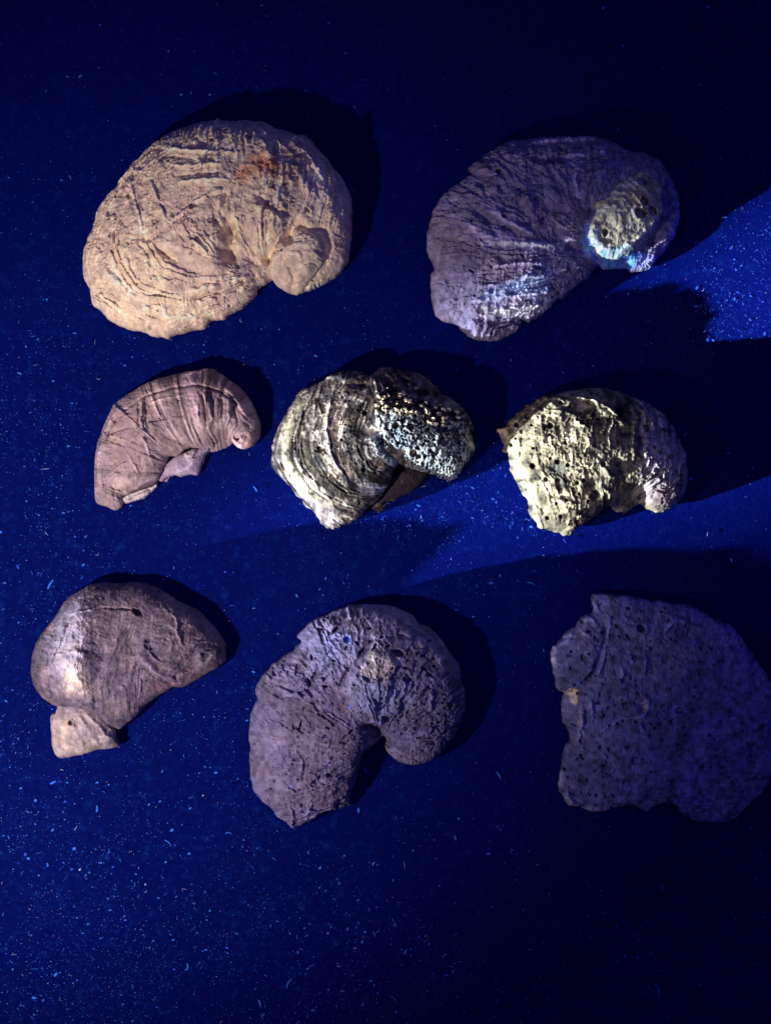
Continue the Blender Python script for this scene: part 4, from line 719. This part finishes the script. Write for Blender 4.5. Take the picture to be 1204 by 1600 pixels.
# ------------------------------------------------------------------ lint and dust on the cloth
def lint():
    r = random.Random(11)
    V = []; Fc = []; mats = []
    def hump(x, y): return 92 * math.exp(-((x - 1340) / 205) ** 2 - ((y - 370) / 212) ** 2)
    def W(px, py, z=0.0): return Vector(((px - 602) * S, (800 - py) * S, (z + hump(px, py)) * S))
    def fleck(x, y, a, b, h, ang, mi):
        n = 7; i0 = len(V); ca, sa = math.cos(ang), math.sin(ang)
        for k in range(n):
            t = 6.283 * k / n; q = r.uniform(.75, 1.2)
            dx, dy = a * math.cos(t) * q, b * math.sin(t) * q
            p = W(x + dx * ca - dy * sa, y + dx * sa + dy * ca, r.uniform(.12, .3)); V.append(tuple(p))
        V.append(tuple(W(x + r.uniform(-.2, .2), y + r.uniform(-.2, .2), h * .22 + .3)))
        for k in range(n): Fc.append((i0 + (k + 1) % n, i0 + k, i0 + n)); mats.append(mi)
    def fibre(x, y, L_, wd, ang, curl, mi):
        n = 7; i0 = len(V); px, py = x, y
        for k in range(n):
            cx, cy = math.cos(ang), math.sin(ang)
            w_ = wd * (.5 + .6 * math.sin(3.14 * (k + .5) / n)); hh = .8 + 1.6 * math.sin(3.14 * k / (n - 1)) * r.uniform(.4, 1)
            V.append(tuple(W(px - cy * w_, py + cx * w_, hh - .5))); V.append(tuple(W(px, py, hh + w_))); V.append(tuple(W(px + cy * w_, py - cx * w_, hh - .5)))
            px += cx * L_ / n; py += cy * L_ / n; ang += curl * r.uniform(.3, 1.7) / n
            if k:
                a = i0 + 3 * (k - 1)
                Fc.append((a + 1, a, a + 3, a + 4)); Fc.append((a + 2, a + 1, a + 4, a + 5)); mats.extend([mi, mi])
    def dens(x, y):
        d = .10
        d += .42 * math.exp(-((x - 120) / 330) ** 2 - ((y - 1560) / 260) ** 2) * 1.6
        d += .34 * math.exp(-((x - 0) / 260) ** 2 - ((y - 900) / 500) ** 2)
        d += .55 * math.exp(-((x - 720) / 170) ** 2 - ((y - 810) / 95) ** 2)
        d += .45 * math.exp(-((x - 560) / 420) ** 2 - ((y - 1560) / 130) ** 2)
        d += 1.9 * math.exp(-((x - 1170) / 100) ** 2 - ((y - 430) / 75) ** 2)  # lint gathers in the torchlit wedges, packed denser to brighten them
        return d * (1 if y > 520 or x > 900 else .45)
    rr = np.random.default_rng(5)
    FX, FY = np.meshgrid(np.arange(-260, 1460, 6.), np.arange(-260, 1860, 6.))
    FF = smooth(.5 + .9 * fbm(FX, FY, 70, 3, 4, .6)) ** 1.5 * 1.7
    def field(x, y): return FF[int((y + 260) / 6), int((x + 260) / 6)]
    c = 0
    while c < 32000:
        x = r.uniform(-250, 1450); y = r.uniform(-250, 1850)
        if r.random() > dens(x, y) * (.3 + 1.4 * field(x, y)): continue
        c += 1
        big = r.random()
        s = .22 + .42 * r.random() ** 2
        if big > .965: s = r.uniform(.8, 1.7)
        if big > .995: s = r.uniform(1.5, 2.5)
        if x > 960 and 280 < y < 560: s *= r.uniform(1, 1.6)
        mi = 1 if (r.random() < .10 and s < .8) else (0 if r.random() < .6 else 2)
        fleck(x, y, s * r.uniform(.9, 1.9), s * .8, s * .9, r.uniform(-.9, .5) if x < 400 else r.uniform(0, 3.14), mi)
    for _ in range(1800):
        x = r.uniform(-250, 1450); y = r.uniform(-200, 1800)
        if r.random() > dens(x, y) * 1.8: continue
        fibre(x, y, r.uniform(3, 11), r.uniform(.25, .5), r.uniform(0, 6.28), r.uniform(-3.5, 3.5), r.choice([0, 0, 1, 2]))
    # the larger threads and tufts one notices
    for (x, y, L_, wd, an, cu) in [(775, 1205, 17, 1.1, .9, .6), (448, 1545, 22, 1.1, -1.5, 1.2), (1027, 1540, 24, 1.0, 1.5, 0.1), (84, 906, 20, 1.6, 2.3, -.5),
                               (152, 1258, 13, 1.6, 1.4, .8), (822, 910, 16, .5, 0, 1), (268, 1322, 18, .8, -2, -1.2), (352, 1303, 14, .7, -.6, 2.6), (396, 760, 12, 1.3, .7, .9),
                               (1030, 1382, 14, 1.0, .4, 1.5), (631, 1345, 14, .8, 1.4, .3), (292, 1505, 16, 1.4, 1.0, 2.2), (710, 1305, 10, 1.6, 1.2, .2), (404, 1562, 14, 1.5, 1.0, .7),
                               (88, 1220, 12, 1.6, 2.6, .2), (1045, 757, 9, 1.2, .1, .1), (1140, 872, 8, 1.2, .9, 1.0), (570, 1200, 10, .9, 1.2, .2), (560, 1262, 9, 1.6, 1.5, .1)]:
        fibre(x, y, L_, wd, an, cu, 0)
    for (x, y, s, mi) in [(942, 12, 4.0, 0), (304, 80, 1.5, 0), (125, 1359, 3.0, 1), (317, 1243, 2.2, 1), (227, 1382, 2.5, 1), (116, 1326, 4.2, 0), (269, 1297, 4.2, 0), (500, 1356, 3.8, 0), (499, 1387, 2.3, 0),
                          (538, 1337, 2.6, 0), (299, 145, 2.4, 0), (283, 148, 3.4, 0), (328, 148, 2.9, 0), (1047, 757, 5, 0), (1079, 748, 4, 0), (857, 1397, 3, 0), (945, 1426, 2.6, 0), (716, 1279, 3, 0),
                          (570, 1456, 3.4, 0), (566, 1472, 3.2, 0), (512, 1458, 3.6, 0), (645, 1329, 3, 0), (259, 1347, 3, 0), (297, 1263, 3, 0), (250, 1252, 3, 0), (233, 1257, 3.4, 0), (170, 1226, 2.4, 0), (328, 1423, 3, 0), (169, 1404, 3, 0)]:
        fleck(x, y, s * .75, s * .5, 1.2, -.6, mi)
    me = bpy.data.meshes.new('lint'); me.from_pydata(V, [], Fc)
    for i, (nm, col) in enumerate((('blue_fluff', (.015, .17, .95, 1)), ('pale_fluff', (.38, .42, .85, 1)), ('deep_blue_fluff', (.008, .08, .80, 1)))):
        m = bpy.data.materials.new(nm); m.use_nodes = True; N = m.node_tree.nodes; b = N['Principled BSDF']
        b.inputs['Roughness'].default_value = .8
        tc = N.new('ShaderNodeTexCoord'); nz = N.new('ShaderNodeTexNoise'); nz.inputs['Scale'].default_value = 60
        m.node_tree.links.new(tc.outputs['Object'], nz.inputs['Vector'])
        cr = N.new('ShaderNodeValToRGB'); cr.color_ramp.elements[0].position = .3; cr.color_ramp.elements[1].position = .68
        cr.color_ramp.elements[0].color = tuple(v * .5 for v in col[:3]) + (1,); cr.color_ramp.elements[1].color = col
        m.node_tree.links.new(nz.outputs['Fac'], cr.inputs[0]); m.node_tree.links.new(cr.outputs[0], b.inputs['Base Color'])
        me.materials.append(m)
    me.polygons.foreach_set('material_index', mats); me.polygons.foreach_set('use_smooth', [True] * len(Fc))
    me.update()
    o = bpy.data.objects.new('lint', me); scene.collection.objects.link(o)
    o['kind'] = 'stuff'; o['label'] = 'blue and pale flecks of lint and dust scattered over the dark cloth'; o['category'] = 'lint'
lint()
